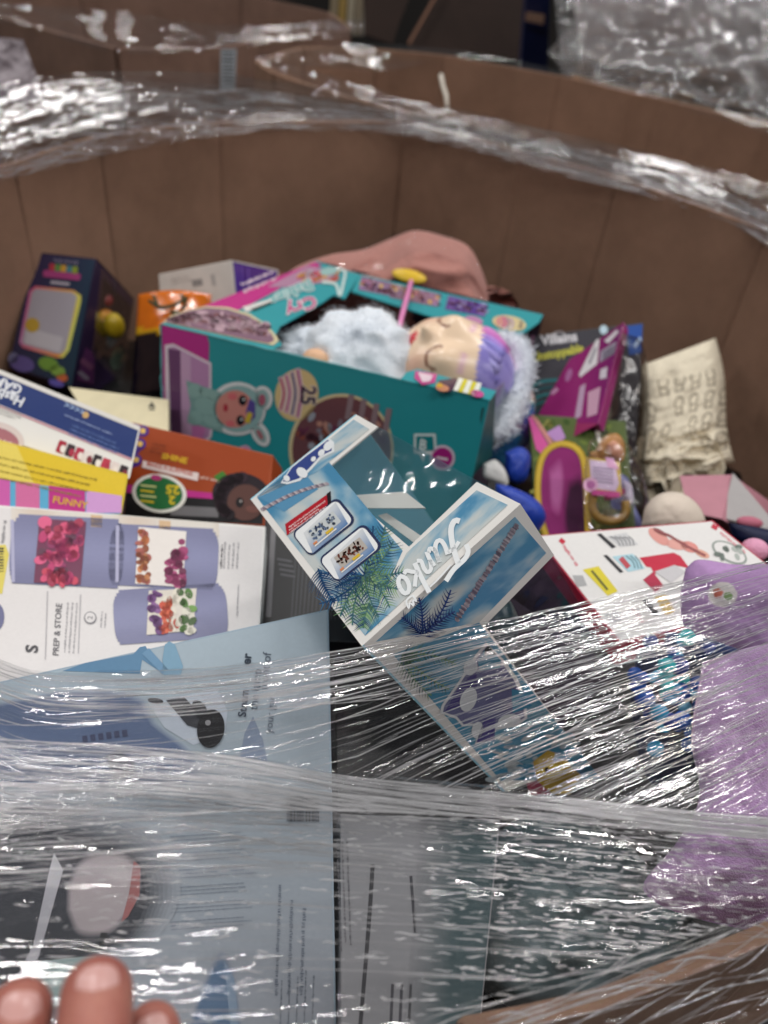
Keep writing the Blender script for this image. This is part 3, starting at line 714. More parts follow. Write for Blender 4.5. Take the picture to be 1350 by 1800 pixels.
SKY = ['#4a8ab0', '#79a6c0', '#a9bfc9', '#c6cccb']
def sky_fn(seed, sx, sy, warm=.0):
    def fn(a, b):
        q = float(fbm(np.array(a * sx + 3), np.array(b * sy + 5), seed, 4))
        q = min(max((q - .30) / .36, 0), 1); i = min(int(q * 3), 2)
        return mixc(SKY[i], SKY[i + 1], q * 3 - i)
    return fn
def frond(pr, base, tip, bend, n, ll, cols, k, w=3.0, seed=0):
    rg = random.Random(seed); b, t = np.array(base, float), np.array(tip, float)
    ax = t - b; nr = np.array([-ax[1], ax[0]]); L = np.linalg.norm(ax)
    pt = lambda s: b + ax * s + nr * bend * math.sin(s * math.pi * .9) * .5
    pr.line([pt(s) for s in np.linspace(0, 1, 10)], w * .9, cols[-1], k)
    for i in range(n):
        s = .04 + .95 * i / n; p = pt(s); d = pt(min(s + .05, 1.02)) - pt(s - .02); d /= np.linalg.norm(d)
        m = np.array([-d[1], d[0]])
        for sd in (-1, 1):
            l = ll * (1 - .55 * s) * rg.uniform(.75, 1.1); e = p + (d * .62 + m * sd * .78) * l; mid = p + (d * .35 + m * sd * .6) * l * .55
            pr.line([p, mid, e], w * rg.uniform(.7, 1.1), rg.choice(cols), k, taper=True)
pr = Print(Dp, n1, .00012)
def inset(pts, c, f): return [(c[0] + (x - c[0]) * f, c[1] + (y - c[1]) * f) for x, y in pts]
pr.grid([(452, 875), (560, 790), (708, 968), (642, 1118)], 44, 44, sky_fn(3, 3.2, 4.0), 1)
pr.grid([(452, 875), (622, 738), (650, 755), (556, 831)], 30, 12, sky_fn(9, 3.4, 2.0), 2)
pr.grid([(642, 1118), (715, 972), (838, 862), (893, 888)], 40, 30, sky_fn(14, 2.4, 3.6), 2)
g1, g2 = ['#466e58', '#6f9a6c', '#8fb083', '#2e5170', '#4f7a80'], ['#1f3f6b', '#2b5585', '#3b6f96', '#24476f']
pr.poly([(452, 873), (520, 815), (560, 860), (500, 900)], '#5b93b8', 2)
frond(pr, (640, 1010), (690, 950), .2, 13, 44, g1, 3, 3, 1)
frond(pr, (636, 1016), (560, 1060), -.2, 12, 38, g2, 3, 3, 2)
frond(pr, (640, 1016), (622, 1100), .15, 14, 42, g1, 3, 3, 3)
frond(pr, (642, 1014), (684, 1070), -.2, 13, 40, g1, 3, 3, 4)
frond(pr, (640, 1012), (712, 1004), .1, 12, 36, g1, 3, 3, 5)
frond(pr, (640, 1012), (655, 925), .1, 12, 30, g2, 3, 3, 6)
frond(pr, (636, 1012), (560, 1010), .1, 12, 30, g2, 3, 3, 7)
for sd_, (bs, tp), gg in ((8, ((640, 1012), (600, 1085)), g1), (9, ((640, 1012), (668, 1085)), g1), (10, ((640, 1012), (700, 1035)), g1), (19, ((640, 1012), (590, 1035)), g2), (20, ((642, 1010), (676, 925)), g1), (21, ((560, 1000), (590, 1060)), g2), (22, ((650, 1060), (640, 1105)), g1)):
    frond(pr, bs, tp, .12, 14, 40, gg, 3, 3.4, sd_)
# rope
for a, b, nseg, k in (((462, 896), (579, 850), 34, 4),):
    for i in range(nseg):
        q = np.array(a) + (np.array(b) - np.array(a)) * (i / nseg); q[1] -= 6 * math.sin(math.pi * i / nseg)
        pr.ell(q[0], q[1], 4.2, 2.2, 25, ['#a59aa4', '#7f7482', '#c2b9bd'][i % 3], k, 8)
# dark blue patched shape on the top bar
pr.poly([(494, 850), (512, 822), (538, 800), (560, 784), (578, 770), (588, 778), (588, 795), (566, 806), (548, 826), (528, 846), (506, 852)], '#e6ebee', 4)
pr.poly([(498, 847), (514, 823), (540, 802), (562, 786), (577, 774), (584, 780), (584, 793), (563, 803), (545, 823), (526, 842), (507, 848)], '#3a4a8c', 5)
for x, y, a, b in ((578, 785, 7, 10), (566, 797, 5, 7), (532, 832, 11, 8), (505, 842, 6, 5), (552, 808, 4, 5)): pr.ell(x, y, a, b, 40, '#e9edf0', 6, 14)
# red caption
pr.poly([(502, 922), (581, 866), (582, 884), (505, 942)], '#b3202e', 4)
pr.poly([(575, 869), (582, 864), (583, 885), (577, 888)], '#221a20', 5)
for i in range(3): pr.words((508 + i * .6, 927 + i * 5), -36, 80, 3.2, '#f3dcdc', 6, 1, seed=20 + i)
# two framed pictures
for (cx_, cy_), dark in (((569, 928), 0), ((616, 974), 1)):
    pr.rect(cx_ + 1, cy_ - 1, 104, 55, -38.5, '#2b3558', 4, 12); pr.rect(cx_, cy_, 97, 48, -38.5, '#eef1f2', 5, 10)
    pr.grid([(cx_ - 50 + 16, cy_ + 10), (cx_ + 22, cy_ - 44), (cx_ + 50 - 6, cy_ - 6), (cx_ - 18, cy_ + 46)], 10, 10, lambda a, b: mixc('#d9dde0', '#4677ae', min(1, max(0, b * .9 + a * .25 - .2))), 6)
    base = np.array([cx_ - 2, cy_ + 2]); rg = random.Random(4 + dark)
    pr.rect(cx_ + 2, cy_ - 1, 58, 24, -38.5, '#c9cfd0' if not dark else '#b9b2aa', 7, 2)
    for i in range(46):
        s, t = rg.uniform(-26, 24), rg.uniform(-9, 8)
        x, y = cx_ + s * .78 + t * .62, cy_ - s * .62 + t * .78
        pr.ell(x, y, rg.uniform(1.5, 4), rg.uniform(1.2, 2.8), rg.uniform(0, 180), rg.choice(['#41506e', '#6d7f9c', '#2c3648', '#a9b7c6', '#55688a'] if not dark else ['#2a1a16', '#6b3a30', '#3b241d', '#8e5646', '#1c1412']), 8, 8)
    pr.rect(cx_ + 12, cy_ + 7, 16, 5, -38.5, '#d8b53c', 9); pr.line([(cx_ - 14, cy_ + 34), (cx_ + 24, cy_ + 3)], 2.2, '#f0efe9', 9); pr.rect(cx_ - 13, cy_ + 28, 8, 4, -38.5, '#d98a5c', 9)
# script logo, upside down along the lower edge
def logo(pr, o, ang, h, col, k):
    a = math.radians(ang); X, Y = np.array([math.cos(a), math.sin(a)]), np.array([math.sin(a), -math.cos(a)])
    tr = lambda p: np.array(o) + (X * (p[0] + .28 * p[1]) + Y * p[1]) * h
    S = [([(.42, .80), (.36, .5), (.26, .2), (.12, -.02), (-.06, -.08), (-.16, .02)], .15), ([(-.02, .58), (.02, .76), (.2, .84), (.6, .84), (.95, .92)], .13), ([(.12, .40), (.30, .44), (.52, .42)], .10),
         ([(.56, .44), (.52, .2), (.56, .03), (.68, .0), (.80, .12), (.86, .44)], .12), ([(.86, .44), (.83, .12), (.92, .0), (1.0, .06)], .11),
         ([(1.04, .42), (1.06, .2), (1.04, .0)], .12), ([(1.06, .22), (1.16, .42), (1.28, .42), (1.32, .28), (1.30, .08), (1.40, .0)], .11),
         ([(1.50, .84), (1.50, .4), (1.48, .0)], .13), ([(1.78, .46), (1.62, .28), (1.54, .22), (1.66, .12), (1.78, .0), (1.88, .02)], .11),
         ([(2.16, .22), (2.12, .40), (2.0, .44), (1.90, .32), (1.90, .12), (2.0, .0), (2.12, .06), (2.16, .22)], .12),
         ([(1.95, .58), (1.92, .78), (2.0, .68), (2.05, .82), (2.11, .68), (2.2, .78), (2.17, .58), (1.95, .58)], .05), ([(.62, .70), (1.1, .74), (1.42, .74)], .045)]
    for pts, w in S:
        P = np.array([tr(p) for p in pts]); pr.line(curve(P, 18), w * h, col, k)
logo(pr, (801, 924), 136.5, 66, '#eef2f4', 7)
pr.build('end_print', fk, 'ink_gloss')
pr = Print(Dp, n2, .00012)
pr.grid([(660, 1128), (905, 908), (960, 972), (842, 1094)], 50, 24, sky_fn(31, 3.0, 3.0), 1)
end_px2 = (866, 1366)
pr.grid([(690, 1150), (842, 1094), (1055, 1368), (880, 1372)], 40, 40, lambda a, b: mixc('#3f8fb4', '#8fb6c6', min(1, max(0, float(fbm(np.array(a * 4), np.array(b * 5), 44, 3)) * 1.6 - .4))), 1)
for i in range(80):
    q = np.array((908, 922)) + (np.array((800, 1092)) - np.array((908, 922))) * (i / 80); pr.ell(q[0] + random.uniform(-1.5, 1.5), q[1], random.uniform(4.5, 6.5), 1.9, 35, random.choice(['#857c8a', '#6c6474', '#9d95a0', '#b4acb4']), 3, 8)
dg = ['#25366e', '#2f4580', '#1f2d5c', '#3a5690']
for s, tip, bd in ((11, (790, 1035), .15), (12, (735, 1050), .1), (13, (800, 1075), -.1), (14, (705, 1085), .1)): frond(pr, (742, 1118), tip, bd, 12, 30, dg, 3, 3, s)
for s, tip, bd in ((15, (760, 1220), .2), (16, (722, 1160), .1), (17, (800, 1170), -.2), (18, (790, 1210), .1)): frond(pr, (706, 1150), tip, bd, 14, 32, ['#3c6b58', '#5f8f67', '#2f5a68', '#79a37a'], 3, 3, s)
# orca like shape
pr.poly([(853, 1128), (835, 1150), (806, 1196), (776, 1238), (772, 1252), (800, 1262), (812, 1276), (832, 1274), (838, 1292), (834, 1308), (862, 1300), (872, 1282), (908, 1276), (926, 1262), (924, 1226), (908, 1190), (884, 1158)], '#e3e6ea', 4)
pr.poly([(855, 1134), (838, 1154), (808, 1200), (780, 1240), (778, 1250), (802, 1258), (814, 1272), (836, 1270), (842, 1288), (840, 1303), (858, 1296), (868, 1278), (906, 1270), (921, 1260), (918, 1228), (902, 1194), (880, 1162)], '#6a6a96', 5)
pr.poly([(806, 1204), (836, 1178), (838, 1204), (814, 1238), (782, 1248)], '#44357f', 6)
pr.ell(822, 1228, 14, 22, 20, '#dfe3e8', 7, 20); pr.ell(838, 1282, 10, 15, 10, '#dfe3e8', 6, 20); pr.ell(894, 1266, 20, 12, -10, '#dfe3e8', 6, 20); pr.ell(826, 1172, 12, 14, 30, '#d5dae2', 6, 16)
pr.poly([(850, 1262), (870, 1262), (868, 1300), (836, 1304)], '#4b3f88', 6)
pr.poly([(838, 1160), (855, 1134), (880, 1160), (878, 1172), (842, 1178)], '#4f96b4', 6); pr.poly([(850, 1140), (857, 1132), (872, 1150), (850, 1150)], '#20242e', 7)
pr.poly([(898, 1210), (922, 1214), (934, 1240), (900, 1252)], '#3f8fb6', 6)
# yellow toy shape and pink splash
pr.poly([(936, 1338), (962, 1318), (975, 1322), (972, 1338), (996, 1334), (1000, 1345), (1022, 1362), (1000, 1396), (972, 1396), (944, 1372)], '#c8a531', 4)
pr.poly([(944, 1346), (966, 1340), (990, 1345), (984, 1366), (958, 1366)], '#ddbd3d', 5); pr.ell(960, 1352, 4, 5, 0, '#4a3a1c', 6, 10); pr.poly([(925, 1376), (944, 1372), (970, 1396), (930, 1398)], '#b24a62', 4)
for i in range(60):
    x, y = random.uniform(860, 1010), random.uniform(1290, 1370)
    pr.ell(x, y, random.uniform(5, 16), random.uniform(2, 5), random.uniform(-30, 20), random.choice(['#b7c5cc', '#9fb4c0', '#c9d2d6', '#6fa3ba']), 3, 10)
pr.build('side_print', fk, 'ink_gloss')

# ---- teal doll carton, open at the top, and its doll
TLf, TRf, BLf, BRf, TLb, TRb = at(283, 569, .813), at(860, 704, .730), at(287, 799, .887), at(808, 940, .805), at(556, 459, 1.098), at(955, 553, 1.015)
dn = ((BLf - TLf) + (BRf - TRf)) / 2
dc = thing('doll_carton', 'large teal and pink carton with an open top holding a baby doll', 'doll box', (TLf + TRb) / 2 + dn)
nT = unit(np.cross(TRf - TLf, TLb - TLf)); nT = nT if nT[2] > 0 else -nT
nF = unit(np.cross(TRf - TLf, BLf - TLf)); nF = nF if nF @ (CAM - TLf) > 0 else -nF
fT = lambda x, y: on_plane(x, y, TLf, nT); fF = lambda x, y: on_plane(x, y, TLf, nF)
t_ = .0022
V, F = plate([TLf, TRf, fF(808, 940), BLf], nF, t_); obj('front_panel', V, F, 'teal', dc)
TLb2, TRb2 = fT(556, 459), fT(955, 553); BLb, BRb = TLb2 + dn, TRb2 + dn
V, F = plate([TLb2, TRb2, BRb, BLb], unit(np.cross(dn, TRb2 - TLb2)) * (1 if unit(np.cross(dn, TRb2 - TLb2))[1] < 0 else -1), t_); obj('back_panel', V, F, 'innerdark', dc)
V, F = plate([TLf, TLb2, BLb, BLf], unit(np.cross(TLb2 - TLf, dn)), t_); obj('left_panel', V, F, plain('plum_board', '#4a2a48', .5, .4, 20, .04), dc)
V, F = plate([BLf, BRf, BRb, BLb], np.array([0, 0, 1.]), t_); obj('bottom_panel', V, F, 'innerdark', dc)
rp = [at(847, 717, .735), at(868, 690, .75), at(862, 800, .80), at(824, 838, .775)]
V, F = plate(rp, unit(np.cross(rp[1] - rp[0], rp[3] - rp[0])), t_); obj('end_panel', V, F, plain('dark_teal_board', '#2a5a5c', .4, .4), dc)
band = [(283, 569), (556, 459), (632, 482), (618, 506), (606, 525), (586, 518), (566, 532), (548, 542), (492, 573), (484, 590), (496, 606), (482, 612), (480, 615)]
V, F = plate([fT(*p) for p in band], nT, .0016); obj('top_flap', V, F, 'teal', dc)
strip = [(632, 482), (955, 553), (948, 566), (914, 590), (886, 593), (858, 577), (780, 563), (618, 512)]
V, F = plate([fT(*p) for p in strip], nT, .0016); obj('top_flap', V, F, 'teal', dc)
flap = [(704, 676), (712, 660), (732, 650), (868, 688), (860, 704), (847, 717), (846, 714)]
flap = [(704, 668), (714, 656), (734, 650), (872, 689), (861, 705)]
V, F = plate([fT(*p) + nT * .001 for p in flap], nT, .0016); obj('top_flap', V, F, 'teal', dc)
for a, b in ((TLf, TRf), (TLf, BLf)):
    V, F = tube([a + (b - a) * q + (nF + nT) * .0002 + RNG.normal(size=3) * .0003 for q in np.linspace(.005, .99, 24)], .0009 * RNG.uniform(.4, 1.3, 24), 5); obj('worn_edge', V, F, plain('worn_teal', '#5fb6bb', .6), dc)
# prints on the top
pr = Print(TLf, nT)
pr.poly([(286, 567), (554, 461), (566, 466), (470, 520), (440, 536), (395, 556), (370, 548)], '#c93a8e', 2)
pr.poly([(470, 505), (540, 468), (598, 478), (566, 498), (500, 506)], '#b58aa8', 3)
for i in range(40): pr.ell(random.uniform(530, 592), random.uniform(478, 496), random.uniform(3, 9), random.uniform(2, 4), -20, random.choice(['#cf6a5e', '#d8948a', '#c8485a', '#d9a35c', '#b7a6b4']), 4, 10)
pr.line(curve([(566, 497), (590, 501), (597, 521), (603, 500), (606, 478), (592, 474)], 24), 5, '#cfe6e4', 5)
pr.ell(578, 478, 16, 7, -10, '#9fc7c4', 5, 20)
for t, p, ang, h, c, wcol, sx in (('Cry', (552, 520), 158, 30, '#c4267c', '#f2eef0', 1.2), ('Babies', (546, 492), 158, 27, '#57b0b0', '#eef4f3', 1.15)):
    pr.text(t, p, ang, h, wcol, 5, sx, .06); pr.text(t, p, ang, h, c, 6, sx, .012)
pr.poly([(426, 541), (478, 526), (480, 534), (432, 550)], '#e9e7e2', 4); pr.poly([(440, 545), (478, 531), (480, 534), (446, 548)], '#3a5a58', 5)
pr.words((486, 494), 158, 70, 7, '#efd9e6', 5, 2, seed=41)
pr.poly([(287, 567), (300, 556), (330, 546), (362, 539), (400, 541), (440, 553), (470, 573), (486, 592), (490, 600), (480, 608), (440, 600)], '#d9cfa8', 3)
pr.poly([(290, 567), (302, 558), (330, 548), (362, 542), (400, 545), (438, 557), (464, 575), (480, 593), (482, 600), (472, 605), (440, 599)], '#8d6f80', 4)
for i in range(150):
    x = random.uniform(300, 470); y0 = 600 - abs(x - 480) * .18; y = random.uniform(549 + abs(x - 370) * .2, y0 - 2)
    pr.ell(x, y, random.uniform(3, 13), random.uniform(1.5, 5), random.uniform(0, 25), random.choice(['#6b4450', '#a98494', '#c9a9b4', '#8a5f60', '#59424e', '#b99aa6', '#d6bcc4']), 5, 9)
cells = [(636, 486, 690, 512), (690, 499, 775, 535), (788, 520, 858, 550)]
for j, (x0, y0, x1, y1) in enumerate(cells):
    s_ = .222
    pr.poly([(x0, y0), (x1, y0 + (x1 - x0) * s_), (x1 - 6, y0 + (x1 - x0) * s_ + 22), (x0 - 6, y0 + 24)], ['#8b7290', '#8d6f86', '#6c549a'][j], 2)
    for i in range(40):
        x = random.uniform(x0, x1); y = y0 + (x - x0) * s_ + random.uniform(3, 20)
        pr.ell(x, y, random.uniform(2, 7), random.uniform(1.5, 4), 15, random.choice(['#5c2f3c', '#b99ab4', '#d6b26a', '#7d4a55', '#a68ab8', '#c97f98', '#463058'] if j < 2 else ['#59409a', '#8d73b8', '#3b2a62', '#a999cc', '#5b2c44']), 3, 9)
pr.ell(832, 565, 17, 8, 12, '#c98fb8', 4); pr.ell(895, 569, 30, 13, 10, '#e0cf9e', 4); pr.ell(884, 567, 13, 10, 10, '#d99a92', 5)
for i in range(3): pr.line([(884 + i * 7, 558 + i * 1.5), (888 + i * 7, 568 + i), (884 + i * 7, 578 + i)], 3, ['#c96a9a', '#8f86a8', '#b8a0c4'][i], 6)
pr.text('2', (910, 576), 12, 14, '#463a5c', 6, 1.2, .02)
pr.k = 6
pr.lift = .0004
pr.poly([(730, 655), (768, 661), (764, 676), (742, 680), (728, 668)], '#c64a92', 5); pr.poly([(734, 658), (760, 664), (756, 674), (742, 676)], '#e6cfdc', 6)
pr.poly([(770, 672), (800, 668), (812, 680), (790, 692), (772, 692)], '#4b3048', 5); pr.ell(777, 686, 12, 6, 10, '#c98a6a', 6); pr.ell(772, 682, 6, 4, 10, '#d8a83c', 7)
for i in range(5): pr.poly([(806 + i * 8, 668 + i * 2), (814 + i * 8, 670 + i * 2), (806 + i * 8, 692 + i * 2), (796 + i * 8, 690 + i * 2)], ['#eef0e6', '#d9cf3c'][i % 2], 6)
pr.ell(838, 696, 12, 6, 12, '#cf5a9a', 6)
pr.build('top_print', dc, 'ink_gloss')
# front print
pr = Print(TLf, nF)
pr.poly([(285, 571), (364, 590), (368, 604), (362, 822), (289, 797)], '#b8368c', 1)
pr.poly([(290, 606), (305, 604), (372, 638), (372, 690), (392, 716), (390, 732), (376, 742), (372, 768), (358, 784), (340, 784), (300, 772), (292, 768)], '#e2d4e2', 2)
pr.poly([(296, 612), (306, 609), (368, 641), (368, 690), (388, 720), (372, 740), (368, 766), (354, 778), (302, 768)], '#b98bb8', 3)
pr.poly([(296, 612), (318, 616), (320, 772), (302, 768)], '#6d4870', 4)
pr.poly([(318, 616), (336, 626), (338, 776), (320, 772)], '#c7a3c6', 4)
pr.poly([(338, 740), (368, 735), (354, 778), (338, 776)], '#c879b4', 4)
# picture of a small doll in a mint suit, lying on its side
for X, Y, a, b, g in ((418, 718, 50, 47, 0), (462, 700, 18, 22, 0), (458, 762, 14, 24, -30)): pr.ell(X, Y, a, b, g, '#dfe4e6', 4)
pr.poly([(328, 668), (350, 676), (392, 690), (392, 760), (360, 750), (330, 742), (336, 712)], '#7fa6a4', 5)
for X, Y, a, b in ((344, 686, 13, 13), (344, 734, 13, 13), (372, 692, 22, 9), (376, 740, 20, 9), (366, 714, 24, 16)): pr.ell(X, Y, a, b, 20, '#8db4b0', 6)
pr.ell(420, 718, 44, 41, 0, '#8fb5b6', 6); pr.ell(414, 718, 33, 33, 0, '#cf8d84', 7)
pr.ell(428, 703, 7, 9, 0, '#23242c', 8); pr.ell(424, 738, 7, 9, 0, '#23242c', 8); pr.ell(430, 701, 2, 2, 0, '#e8ecec', 9, 10); pr.ell(426, 736, 2, 2, 0, '#e8ecec', 9, 10)
pr.ell(398, 716, 4, 7, 0, '#b23a4a', 8); pr.ell(410, 696, 8, 6, 0, '#d8737a', 8); pr.ell(406, 744, 8, 6, 0, '#d8737a', 8)
pr.poly([(440, 700), (450, 706), (450, 732), (438, 744), (434, 722)], '#5b4f9a', 8); pr.poly([(438, 722), (446, 726), (440, 744), (432, 740)], '#cdb83e', 9)
pr.ell(462, 700, 12, 16, 0, '#93b4b4', 6); pr.ell(462, 702, 6, 10, 0, '#a85f74', 7); pr.ell(458, 762, 8, 17, -30, '#93b4b4', 6); pr.ell(458, 763, 4, 10, -30, '#a86a74', 7)
pr.ell(430, 797, 13, 15, 20, '#d9a6c6', 4); pr.ell(430, 797, 9, 11, 20, '#c4699c', 5)
# cream balloon with 25
pr.ell(522, 694, 38, 46, 12, '#d9c48e', 3, 44)
for i, c in enumerate(['#b2404e', '#b65d86', '#46546e', '#a83f7c']):
    x = 492 + i * 10; pr.line(curve([(x + 2, 662 - i * 5), (x + 8, 690), (x + 2, 722 + i * 4)], 12), 8.5, '#e2ccd6', 4); pr.line(curve([(x + 2, 664 - i * 5), (x + 8, 690), (x + 2, 720 + i * 4)], 12), 3.6, c, 5)
pr.text('25', (543, 694), 95, 36, '#d9cdc4', 5, .95, .07, 0, True); pr.text('25', (543, 694), 95, 36, '#28203f', 6, .95, .02, 0, True)
# round picture
pr.ell(600, 790, 92, 98, 0, '#d9cba0', 2, 60); pr.ell(601, 791, 87, 94, 0, '#6f4a50', 3, 60)
for i in range(110):
    a = random.uniform(0, 6.28); q = random.uniform(0, 78); pr.ell(601 + q * math.cos(a), 786 + q * math.sin(a), random.uniform(4, 15), random.uniform(3, 8), random.uniform(0, 180), random.choice(['#8a5046', '#5c3a48', '#9aa0ac', '#7a4638', '#b98a7c', '#6c3c52', '#807a86', '#452a34']), 4, 10)
for i in range(4): pr.rect(615 + i * 22, 715 + i * 8, 10, 44, 10, '#8d7a80', 5)
# bubbles near the right end
pr.poly([(728, 762), (766, 762), (768, 796), (748, 800), (744, 812), (738, 798), (728, 796)], '#dce8e8', 3); pr.poly([(732, 766), (762, 766), (764, 792), (732, 792)], '#1d8187', 4); pr.text('B', (736, 789), 8, 26, '#dce8e8', 5, .9, .03)
pr.ell(778, 804, 22, 22, 0, '#e3cfe0', 4); pr.ell(778, 804, 18, 18, 0, '#a8287f', 5); pr.line([(768, 803), (788, 807)], 4, '#e8dbe6', 6)
pr.build('front_print', dc, 'ink_gloss')
# rolled clear film left at the end of the carton
V, F = plate([at(850, 700, .77), at(925, 640, .86), at(900, 760, .86), at(852, 800, .79)], np.array([0, 0, 1.]), .0006)
obj('torn_window', V, F, 'clear', dc)
# tie strap and its yellow button
V, F = tube(curve([fT(722, 500) + nT * .004, fT(716, 530) + nT * .012, fT(703, 575) + nT * .006, fT(692, 612) - nT * .02], 20), .0032, 6)
stp = thing('tie_strap', 'pink tie strap with a yellow button on the back edge of the doll carton', 'strap', fT(722, 500))
obj('strap', V, F, plain('pink_strap', '#dc86b8', .5), stp, smooth=True)
bx_ = unit(fT(750, 500) - fT(690, 490)); bn_ = unit(nT + .9 * unit(CAM - fT(718, 494))); by_ = unit(np.cross(bn_, bx_)); bx_ = np.cross(by_, bn_)
V, F, D_ = sphere(fT(718, 496) + nT * .008, (.0235, .0105, .0045), 24, 12, [bx_, by_, bn_])
obj('button', V, F, plain('yellow_plastic', '#dcb61c', .4, .5), stp, smooth=True)

# ---- the doll
doll = thing('baby_doll', 'sleeping baby doll in a fluffy white suit lying in the teal carton', 'doll', fT(760, 620) + dn * .8)
hx = unit(fT(900, 632) - fT(700, 592)); hz = unit(nT * .8 + unit(CAM - fT(790, 610)) * .7); hy = unit(np.cross(hz, hx)); hz = np.cross(hx, hy)
hc = fT(800, 618) - nT * .022
nu, nv = 96, 72
V, F, D_ = sphere((0, 0, 0), 1, nu, nv)
# unit sphere: x to the crown, y across the face, z out of the face
x_, y_, z_ = D_.T
R_ = np.ones(len(D_))
def bumpf(cx, cy, sx, sy, h): return h * np.exp(-((x_ - cx) / sx) ** 2 - ((y_ - cy) / sy) ** 2) * (z_ > 0)
R_ += bumpf(-.36, 0, .11, .12, .20) + bumpf(-.38, 0, .06, .07, .07)            # nose
R_ += bumpf(-.06, .44, .20, .20, .12) + bumpf(-.06, -.44, .20, .20, .12) - bumpf(.0, 0, .25, .14, .05)      # closed lids
R_ += bumpf(-.46, .45, .22, .2, .05) + bumpf(-.46, -.45, .22, .2, .05)         # cheeks
R_ += bumpf(-.62, 0, .05, .13, .06) + bumpf(-.71, 0, .04, .10, .05) - bumpf(-.665, 0, .02, .14, .05)  # lips
R_ += bumpf(-.88, 0, .12, .16, .04) + bumpf(.4, 0, .5, .6, .02)
Vh = hc + (D_ * R_[:, None] * np.array([.066, .056, .054])) @ np.array([hx, hy, hz])
cb = np.tile(lin('#f2d6b8'), (len(D_), 1))
def tint(m, c):
    m = np.clip(m, 0, 1)[:, None]; return cb * (1 - m) + lin(c) * m
front = z_ > 0
cb = tint(.45 * np.exp(-((x_ + .46) / .22) ** 2 - ((np.abs(y_) - .55) / .2) ** 2) * front, '#e89a8c')
cb = tint(1.3 * (np.exp(-((x_ + .64) / .07) ** 2 - (y_ / .17) ** 2) > .32) * front, '#cf1f33')
lid = np.abs(np.hypot((x_ + .13) / .17, (np.abs(y_) - .42) / .19) - 1)
cb = tint(.95 * (lid < .13) * (x_ < -.10) * front, '#8a5a48')
cb = tint(.5 * np.exp(-((x_ - .24) / .05) ** 2) * (np.abs(np.abs(y_) - .42) < .18) * front, '#d89ad0')
hair = (x_ > .42 + .10 * np.abs(y_)) & (z_ > -.6)
st = vnoise(y_ * 9 + x_ * 2, x_ * 2, 66)
cb = np.where(hair[:, None], np.where((y_ > .30)[:, None], lin('#d077c8'), np.where((st > .35)[:, None], lin('#9f96dc'), lin('#8a80cc'))), cb)
obj('head', Vh, F, 'skin', doll, smooth=True, col=cb)
FUR = plain('white_fur', '#e9eff6', .9, .1, 140, .05, .6, 420, sheen=.3)
def fluffy(name, c, r, ax, parent, seed, tuft=2600, cut=None, L=.0032):
    V, F, D_ = sphere((0, 0, 0), 1, 56, 40)
    n_ = fbm(D_[:, 0] * 4 + 9 + D_[:, 2], D_[:, 1] * 4 + 4 + D_[:, 2], seed, 4) - .5
    A_ = np.array(ax); Vw = np.asarray(c) + (D_ * (1 + .55 * n_[:, None]) * np.asarray(r)) @ A_
    o = obj(name, Vw, F, FUR, parent, smooth=True)
    rg = np.random.default_rng(seed); idx = rg.integers(0, len(Vw), tuft * 2)
    idx = idx[D_[idx, 2] > -.5]
    P_ = Vw[idx]; Nn = unit_rows((D_[idx] / np.asarray(r)) @ A_)
    d_ = unit_rows(Nn + .9 * rg.normal(size=P_.shape)); P_ = P_ + rg.normal(size=P_.shape) * .0025
    s_ = unit_rows(np.cross(d_, rg.normal(size=P_.shape))) * .0004; l_ = L * rg.uniform(.5, 1.1, (len(P_), 1))
    W = np.stack([P_ - s_, P_ + s_, P_ + d_ * l_], 1).reshape(-1, 3)
    obj('fur', W, np.arange(len(W)).reshape(-1, 3), FUR, o, kind='stuff')
    return o
def unit_rows(a): return a / (np.linalg.norm(a, axis=1)[:, None] + 1e-12)
AX = [hx, hy, hz]
dz_ = dn / np.linalg.norm(dn)
fluffy('torso', fT(640, 600) + dz_ * .022, (.066, .056, .046), AX, doll, 101, 6000)
fluffy('arm', fT(610, 606) + dz_ * .030, (.030, .018, .020), AX, doll, 103, 2500)
fluffy('arm', fT(690, 580) + dz_ * .035, (.034, .022, .022), AX, doll, 105, 2000)
fluffy('leg', fT(566, 566) + dz_ * .032, (.050, .024, .026), AX, doll, 107, 2500)
fluffy('leg', fT(540, 580) + dz_ * .040, (.044, .020, .024), AX, doll, 109, 2500)
# hood: ring of fluff round the crown
ring = []
for i in range(9):
    a = -1.9 + 3.8 * i / 8
    ring.append(hc + hx * (.018 + .052 * math.cos(a * .62)) + hy * (.058 * math.sin(a)) * 1.05 - hz * .012)
V, F = tube(curve(ring, 40), .0135, 14)
Nv = fbm(V[:, 0] * 120, V[:, 1] * 120 + V[:, 2] * 90, 12, 3) - .5
cen = np.repeat(curve(ring, 40), 14, 0); V = cen + (V - cen) * (1 + .6 * Nv[:, None])
hd = obj('hood', V, F, FUR, doll, smooth=True)
P_ = V[RNG.integers(0, len(V), 5000)] + RNG.normal(size=(5000, 3)) * .003; d_ = unit_rows(RNG.normal(size=(5000, 3)) + .5 * hz + .4 * hx); s_ = unit_rows(np.cross(d_, RNG.normal(size=(5000, 3)))) * .0007
obj('fur', np.stack([P_ - s_, P_ + s_, P_ + d_ * .006], 1).reshape(-1, 3), np.arange(15000).reshape(-1, 3), FUR, hd, kind='stuff')
